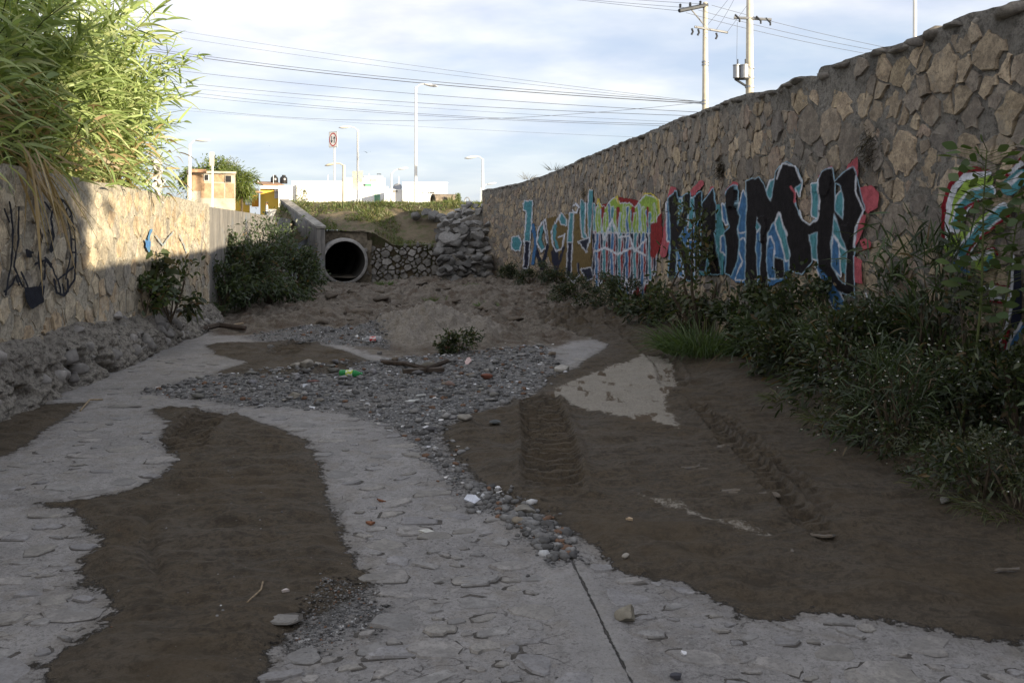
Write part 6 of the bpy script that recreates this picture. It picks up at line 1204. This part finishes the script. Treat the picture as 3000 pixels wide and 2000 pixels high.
# ---- houses
def house(name, label, x0, x1, y0, y1, z1, mat, z0=2.0):
    o = empty(name, ((x0 + x1) / 2, y0, z0), label, 'house'); MB().box(((x0 + x1) / 2, (y0 + y1) / 2, (z0 + z1) / 2), (x1 - x0, y1 - y0, z1 - z0)).build('wall', mat, o, o.location); return o
def hx(u, d): return (u - UC) / F * d
def hz_(v, d): return CAMZ + (VH - v) / F * d
def addbox(o, name, u0, u1, v0, v1, d, dep, mat, out=.03):
    a, b_ = at(u0, v0, d), at(u1, v1, d); return MB().box(((a.x + b_.x) / 2, d + dep / 2 - out, (a.z + b_.z) / 2), (abs(b_.x - a.x), dep, abs(a.z - b_.z))).build(name, mat, o, o.location)
def window(o, u0, u1, v0, v1, d, frame, pane, bars=0):
    f = addbox(o, 'window', u0, u1, v0, v1, d, .1, pane, .06); t_ = 1.2
    for a in ((u0 - t_, u1 + t_, v0 - t_, v0), (u0 - t_, u1 + t_, v1, v1 + t_), (u0 - t_, u0, v0, v1), (u1, u1 + t_, v0, v1)):
        g = addbox(o, 'window_frame', *a, d, .1, frame, .09); g.parent = f; g.location = (Vector(g.location) + Vector(o.location)) - Vector(o.location) - Vector(f.location)
    for i in range(bars):
        uu = u0 + (u1 - u0) * (i + .5) / bars; g = addbox(o, 'bar', uu - .5, uu + .5, v0, v1, d, .05, frame, .12); g.parent = f; g.location = Vector(g.location) - Vector(f.location)
D1 = 60
hb = house('brick_house', 'unfinished two-tone brick house with empty windows', hx(554, D1), hx(686, D1), D1, D1 + 8, hz_(508, D1), M['bare'], 1.9)
addbox(hb, 'brick_infill', 562, 600, 513, 560, D1, .1, M['brickwall']); addbox(hb, 'brick_infill', 623, 655, 512, 532, D1, .1, M['brickwall']); addbox(hb, 'brick_infill', 590, 655, 537, 580, D1, .1, M['brickwall']); addbox(hb, 'brick_infill', 659, 683, 537, 580, D1, .1, M['brickwall'])
window(hb, 658, 674, 514, 533, D1, M['bare'], M['dark']); window(hb, 600, 611, 512, 529, D1, M['white'], M['dark'])
addbox(hb, 'roof_slab', 552, 688, 502, 508.5, D1, 8.4, M['bare'], .3); addbox(hb, 'tile_eave', 550, 597, 497, 506, D1 - .6, 1.4, M['roof'], .2)
D2 = 78
hy = house('yellow_house', 'yellow house with tiled canopy and barred window', hx(764, D2), hx(822, D2), D2, D2 + 8, hz_(553, D2), M['yellow'])
addbox(hy, 'roof_edge', 760, 828, 545, 553.2, D2 - .5, 9, M['white'], .1)
V = [at(767, 545, D2 - .5), at(828, 545, D2 - .5), at(860, 536, D2 + 6), at(795, 536, D2 + 6)]; V += [v_ + Vector((0, 0, .12)) for v_ in V]
mk('tiled_roof', np.array([v_[:] for v_ in V]), [(3, 2, 1, 0), (4, 5, 6, 7), (0, 1, 5, 4), (1, 2, 6, 5), (2, 3, 7, 6), (3, 0, 4, 7)], M['roof'], hy, hy.location)
window(hy, 805, 818, 556, 580, D2, M['white'], plain('curtain', (.5, .42, .4), .8, .1, 3), 5); addbox(hy, 'canopy', 740, 764, 560, 565, D2 - .8, 1.2, M['roof'], .1); addbox(hy, 'side_wall', 728, 764, 553, 600, D2 + .6, 3, M['white']); addbox(hy, 'porch', 744, 763, 572, 606, D2 + .4, .3, M['orange']); addbox(hy, 'white_door', 732, 743, 570, 590, D2 + .45, .1, M['galv'])
hy2 = house('yellow_house', 'plain yellow house corner behind the leafy tree', hx(690, 82), hx(731, 82), 82, 88, hz_(548, 82), M['yellow'])
addbox(hy2, 'parapet', 688, 733, 545, 549, 82, .5, M['white'], .1); addbox(hy2, 'door', 712, 720, 575, 600, 82, .1, M['orange'])
hwt = house('white_house', 'long low white house with a green sign and green barred door', hx(822, 72), hx(1136, 72), 72, 80, hz_(545, 72), M['white'])
for (u0, u1, v0, d_, nm) in ((860, 903, 532, 72.2, 'upper_wall'), (903, 1040, 531, 72.6, 'upper_wall'), (1012, 1135, 520, 73.2, 'upper_wall'), (1080, 1134, 514, 74, 'stair_block'), (870, 905, 541, 71.6, 'side_block')): addbox(hwt, nm, u0, u1, v0, 600, d_, 5, M['white'])
addbox(hwt, 'stair_block', 1012, 1062, 520, 560, 73.4, 4, M['white']); addbox(hwt, 'upper_block', 1082, 1120, 514, 545, 74.4, 4, M['white'])
addbox(hwt, 'green_board', 1078, 1096, 537, 550, 73.2, .1, M['green'], .08); addbox(hwt, 'dark_board', 1072, 1077, 538, 547, 73.2, .1, M['darksteel'], .08); addbox(hwt, 'sign_plate', 1080, 1100, 552, 557, 73.2, .08, M['signwhite'], .1)
window(hwt, 1097, 1110, 570, 592, 72, M['green'], plain('door_screen', (.42, .5, .44), .7, .1, 3), 4); window(hwt, 1136 - 12, 1134 - 5, 572, 590, 72, M['white'], M['signback'])
addbox(hwt, 'balcony_rail', 1093, 1111, 522, 531, 73.2, .08, M['signback'], .12)
for u in (1122, 1127, 1132): addbox(hwt, 'railing_bar', u - .5, u + .5, 508, 520, 74.6, .05, M['darksteel'])
addbox(hwt, 'railing_bar', 1121, 1133, 507, 508.5, 74.6, .05, M['darksteel'])
hr_ = house('white_house', 'boxy white house right of the tallest street lamp', hx(1180, 66), hx(1311, 66), 66, 73, hz_(537, 66), M['white'])
addbox(hr_, 'side_block', 1130, 1182, 555, 600, 66.6, 5, M['white']); window(hr_, 1258, 1273, 562, 566, 66, M['white'], M['dark']); window(hr_, 1153, 1168, 559, 563, 66.6, M['white'], M['dark']); addbox(hr_, 'parapet', 1179, 1312, 534, 537.5, 66, .4, M['white'], .1); addbox(hr_, 'vent', 1238, 1243, 562, 565, 66, .1, M['signback'], .08)
for h_ in (hb, hy, hy2, hwt, hr_): h_.rotation_euler.z = math.atan2(-h_.location.x, h_.location.y)
def tank(u, v0, v1, d, label):
    z0, z1 = hz_(v1, d), hz_(v0, d); h = z1 - z0; x = hx(u, d); r0 = empty('water_tank', (x, d, z0), label, 'water tank', 'rooftop water tanks'); r_ = h * .42
    MB().lathe([(.001, 0), (r_, 0), (r_ * 1.02, h * .05), (r_, h * .3), (r_ * 1.03, h * .33), (r_, h * .36), (r_, h * .6), (r_ * .85, h * .76), (r_ * .45, h * .86), (.001, h * .87)], (x, d, z0), 20).build('body', M['tank'], r0, (x, d, z0), True); MB().lathe([(r_ * .45, h * .84), (r_ * .47, h), (.001, h)], (x, d, z0), 16).build('lid', M['tank'], r0, (x, d, z0)); MB().tube([(x + r_ * .5, d, z0 + h * .7), (x + r_ * .5, d, z0 + h * .98)], r_ * .07, 6).build('inlet_pipe', M['tank'], r0, (x, d, z0)); MB().box((x + r_ * .5, d - r_ * .85, z0 + h * .5), (r_ * .4, .06, r_ * .45)).build('sticker', M['white'], r0, (x, d, z0))
tank(755, 524, 540, 82, 'small black water tank on the white roof'); tank(804, 513, 538, 82, 'black water tank behind a thin mast'); tank(831, 513, 538, 82, 'black water tank at the end of the yellow house roof')
for (u, v0, v1, d, lab) in ((801, 512, 540, 80, 'thin white mast beside the middle water tank'), (961, 513, 535, 73, 'thin aerial on the long white house'), (1081, 509, 531, 73, 'slim vent pipe on the white stair block'), (1168, 517, 556, 68, 'hair-thin aerial between the white houses')): tag(MB().tube([at(u, v1 + 8, d), at(u, v0, d)], .03, 6).build('mast', M['galv'], None), lab, 'mast')
# dish on the low roof
c0 = at(1165, 551, 67); ds = empty('satellite_dish', c0, 'grey satellite dish on the low white roof', 'dish'); MB().lathe([(.001, 0), (.2, .03), (.36, .1), (.36, .12), (.2, .05), (.001, .02)], c0, 18, Matrix.Rotation(R(60), 3, 'X')).build('reflector', M['steel'], ds, c0, True); MB().tube([c0, c0 - Vector((0, 0, .45))], .03, 6).build('mount', M['steel'], ds, c0)
# white railing and passer-by
rl = empty('railing', (hx(802, 46), 46, 1.9), 'white slatted railing glimpsed beside the wing wall', 'railing')
for i in range(14): u = 782 + i * 3.2; addbox(rl, 'slat', u, u + 1.9, 613, 640, 46, .03, M['galv'])
addbox(rl, 'rail', 780, 828, 613, 615.5, 46.05, .04, M['galv'])
def person(d, u, vhead):
    x = hx(u, d); zt_ = hz_(vhead, d); s_ = 1.70; z0 = zt_ - s_; J = {'pel': (0, 0, .92), 'sp': (0, 0, 1.15), 'ch': (0, .0, 1.36), 'nk': (0, 0, 1.48), 'hd': (0, -.02, 1.56), 'ht': (0, -.01, 1.66), 'sl': (-.18, 0, 1.40), 'el': (-.25, .03, 1.13), 'hl': (-.24, -.06, .88), 'sr': (.18, 0, 1.40), 'er': (.25, -.02, 1.13), 'hr': (.25, -.10, .9), 'kl': (-.1, -.12, .5), 'fl': (-.1, -.2, .06), 'tl': (-.1, -.34, .03), 'kr': (.1, .04, .5), 'fr': (.1, .22, .08), 'tr': (.1, .1, .03), 'pl': (-.1, 0, .88), 'pr': (.1, 0, .88)}
    rad = dict(pel=.14, sp=.125, ch=.15, nk=.055, hd=.09, ht=.075, sl=.065, el=.045, hl=.035, sr=.065, er=.045, hr=.035, kl=.06, fl=.04, tl=.035, kr=.06, fr=.04, tr=.035, pl=.09, pr=.09)
    ed = [('pel', 'sp'), ('sp', 'ch'), ('ch', 'nk'), ('nk', 'hd'), ('hd', 'ht'), ('ch', 'sl'), ('sl', 'el'), ('el', 'hl'), ('ch', 'sr'), ('sr', 'er'), ('er', 'hr'), ('pel', 'pl'), ('pl', 'kl'), ('kl', 'fl'), ('fl', 'tl'), ('pel', 'pr'), ('pr', 'kr'), ('kr', 'fr'), ('fr', 'tr')]
    ks = list(J); me = bpy.data.meshes.new('person'); me.from_pydata([J[k_] for k_ in ks], [(ks.index(a), ks.index(b_)) for a, b_ in ed], []); o = bpy.data.objects.new('person', me); coll.objects.link(o); o.location = (x, d, z0); o.rotation_euler.z = R(-60)
    m = o.modifiers.new('skin', 'SKIN'); o.modifiers.new('sub', 'SUBSURF').render_levels = 2; bpy.context.view_layer.objects.active = o
    sk = me.skin_vertices[0].data
    for i, k_ in enumerate(ks): sk[i].radius = (rad[k_], rad[k_]); sk[i].use_root = (k_ == 'pel')
    k = MT('clothes'); tcn = k.n('ShaderNodeTexCoord'); sp_ = k.n('ShaderNodeSeparateXYZ'); k.L(tcn.outputs['Object'], sp_.inputs[0]); zz_ = sp_.outputs['Z']
    cc_ = k.mix(k.ramp(zz_, .9, .93), (.04, .05, .09), (.78, .77, .74)); cc_ = k.mix(k.ramp(zz_, 1.45, 1.47), cc_, (.28, .15, .09)); k.col(k.mix(k.ramp(zz_, 1.60, 1.62), cc_, (.015, .012, .01))); o.data.materials.append(k.m)
    V, Fc = rock_geo((.21, .24, .2), 4, 2, .1, 1); h = mk('hair', V, Fc, M['tank'], o); h.location = (0, .015, 1.635)
    tag(o, 'passer-by in a white shirt with dark hair by the yellow house', 'person')
person(70, 781, 592)
# trees and plants by the houses
def tree(u, v_top, d, rad, label, seed, cols, base=2.0, nl=2600, ll=.34, lw_=.10, x=None, ztop=None, name='tree'):
    x = hx(u, d) if x is None else x; zt_ = hz_(v_top, d) if ztop is None else ztop; h = zt_ - base; rg_ = np.random.default_rng(seed); b_ = (x, d, base); r0 = empty(name, b_, label, 'tree'); tm = MB(); cz = base + h - rad * .95
    tm.tube([(x, d, base - .2), (x + .1, d, base + h * .35), (x, d + .05, cz)], [.05 * h * .6, .035 * h * .6, .02 * h * .5], 8)
    for i in range(7): a = i * .9; tm.tube([(x, d, cz - rad * .5), (x + math.cos(a) * rad * .5, d + math.sin(a) * rad * .5, cz + rad * .2 * (i % 3 - 1)), (x + math.cos(a) * rad * .8, d + math.sin(a) * rad * .8, cz + rad * .4 * (i % 3 - .6))], [.012 * h, .008 * h, .003 * h], 5)
    tm.build('trunk', M['bark'], r0, b_)
    nc = 34; cl = rg_.normal(size=(nc, 3)); cl = cl / np.linalg.norm(cl, axis=1, keepdims=True) * rad * rg_.uniform(.35, .95, (nc, 1)) * np.array([1, 1, .95]) + np.array([x, d, cz]); ci = rg_.integers(nc, size=nl); P = cl[ci] + rg_.normal(size=(nl, 3)) * rad * .17; D = unit(P - np.array([x, d, cz])) * .6 + rg_.normal(size=(nl, 3)) * .5; shd = rg_.uniform(.7, 1.25, nc)[ci][:, None]
    V, q, c = blades(P, D, rg_.uniform(.6, 1.3, nl) * ll, rg_.uniform(.7, 1.3, nl) * lw_, rg_.uniform(.1, .6, nl), colr(rg_, nl, cols, .25) * shd, 3, 'leaf', rg_); o = mk('crown', V, q, M['leaf'], r0, b_, dict(tint=c)); o['kind'] = 'stuff'; return r0
TG = [(0.10, 0.14, 0.03), (0.13, 0.165, 0.035), (0.08, 0.115, 0.03)]
tree(590, 465, 70, 1.7, 'round leafy tree behind the brick house', 51, TG, 1.9); tree(640, 462, 72, 2.0, 'large leafy tree rising over the brick house roof', 52, TG, 1.9, 3200); tree(706, 496, 68, 1.35, 'smaller palm-like tree beside the yellow house', 53, TG, 1.9, 1900, .6, .06); tree(672, 462, 74, 1.2, 'wispy grey-green tree top behind the roof end', 54, [(.13, .14, .07)], 1.9, 900, .3, .05)
b = at(1320, 600, 41); b = Vector((b.x, b.y, 2.3)); rg = np.random.default_rng(5); n = 60; a = rg.uniform(0, 6.28, n); el = rg.uniform(.05, 1.4, n); ro = empty('yucca', b, 'spiky yucca on top of the embankment', 'plant'); 
foliage('fronds', np.tile(np.array(b[:]) + (0, 0, .35), (n, 1)), np.stack([np.cos(a) * np.cos(el), np.sin(a) * np.cos(el), np.sin(el)], 1), rg.uniform(.35, .6, n), np.full(n, .05), rg.uniform(0, .2, n), [(.13, .16, .05), (.17, .19, .07)], rg, ro, b, 4, 'grass'); MB().tube([b, b + Vector((0, 0, .4))], .06, 8).build('trunk', M['bark'], ro, b)
b = at(1342, 600, 41.5); b = Vector((b.x, b.y, 2.3)); cy = empty('cypress', b, 'narrow columnar cypress beside the yucca', 'tree'); P = np.array(b[:]) + np.stack([rg.normal(0, .06, 700), rg.normal(0, .06, 700), rg.uniform(.1, .82, 700)], 1); foliage('crown', P, rg.normal(0, .35, (700, 3)) + (0, 0, 1), rg.uniform(.08, .16, 700), np.full(700, .03), np.zeros(700), [(.09, .13, .04), (.12, .15, .05)], rg, cy, b); MB().tube([b, b + Vector((0, 0, .5))], .025, 6).build('trunk', M['bark'], cy, b)
# discarded concrete pipe on the embankment top
c0 = at(1268, 586, 42); Mp = Matrix.Rotation(R(-58), 3, 'Z') @ Matrix.Rotation(R(90), 3, 'X'); dp = empty('concrete_drum', c0 - Vector((0, 0, .3)), 'short dark broken concrete drum lying on the embankment top', 'pipe'); MB().lathe([(.22, 0), (.32, 0), (.32, -1.3), (.22, -1.3)], c0, 20, Mp).build('shell', plain('dirty_concrete', (.17, .14, .11), .95, .4, 6, bump=.6), dp, c0 - Vector((0, 0, .3))); MB().lathe([(.22, -.05), (.001, -.06)], c0, 20, Mp).build('fill', M['bank'], dp, c0 - Vector((0, 0, .3)))
# tyre-like hoop and scrap at the end of the wall
c0 = at(1369, 590, 41); hp = empty('scrap_hoop', c0 - Vector((0, 0, .2)), 'grey hoop-shaped scrap standing near the wall end', 'scrap'); MB().tube([c0 + Vector((.13 * math.cos(a), 0, .2 * math.sin(a))) for a in np.linspace(-.3, math.pi + .3, 14)], .03, 7).build('hoop', M['steel'], hp, c0 - Vector((0, 0, .2))); MB().box(c0 - Vector((0, 0, .14)), (.4, .1, .1)).build('foot', M['steel'], hp, c0 - Vector((0, 0, .2)))
# kerb blocks along the embankment top
kb = empty('kerb', (-9, 38.6, 2.45), 'low concrete kerb along the street edge above the pipe', 'kerb')
for i in range(14): a, b_ = at(846 + i * 11.5, 592, 38.9), at(857 + i * 11.5, 605, 38.9); MB().box(((a.x + b_.x) / 2, 38.9, (a.z + b_.z) / 2 - .05), (b_.x - a.x - .015, .16, a.z - b_.z + .12 + .02 * (i % 2))).build('block', M['bare'], kb, kb.location)
# roadside flowers in front of the white house
for i, (u, d) in enumerate(((870, 44), (893, 44.5), (850, 43.5))): shrub('roadside_bush', ['thin roadside bush before the white house wall', 'taller airy bush beside the road sign', 'low roadside bush by the wing wall'][i], 'bush', (hx(u, d), d, 2.0), .5, 1.5 - .25 * i, 300, .12, .06, [(.14, .17, .05), (.18, .19, .06)], 60 + i, 'bushes by the road', 0, 5, 12)
# birds
def bird(u, v, d, s_, label):
    p = at(u, v, d); o = mk('bird', np.array([(0, -.22, 0), (.05, 0, .04), (-.05, 0, .04), (0, .25, .01), (0, 0, -.05), (.42, .05, .16), (.75, .14, .05), (.4, -.08, .15), (-.42, .05, .16), (-.75, .14, .05), (-.4, -.08, .15), (.06, .34, .01), (-.06, .34, .01)]) * s_, [(0, 1, 4), (0, 4, 2), (0, 2, 1), (1, 3, 4), (4, 3, 2), (1, 2, 3), (1, 5, 7), (5, 6, 7), (2, 10, 8), (10, 9, 8), (1, 3, 5), (2, 8, 3), (3, 11, 12)], M['darksteel']); o.location = p; o.rotation_euler.z = .5; tag(o, label, 'bird')
bird(1075, 447, 60, .55, 'dark bird gliding in the sky beside the curved-arm lamp'); bird(790, 428, 90, .3, 'speck of a bird high above the yellow house')
# unseen trees added on the high bank to throw shade across the channel
tree(0, 0, -4.6, 3.0, 'dense unseen tree added on the bank to shade the low wall', 55, [(.05, .07, .025)], 2.4, 20000, .42, .26, 9.2, 8.3, 'added_shade_tree')
tree(0, 0, 13.0, 3.0, 'second unseen tree added further along the bank to shade the embankment', 56, [(.05, .07, .025)], 2.4, 9000, .34, .2, 17.5, 9.6, 'added_shade_tree')
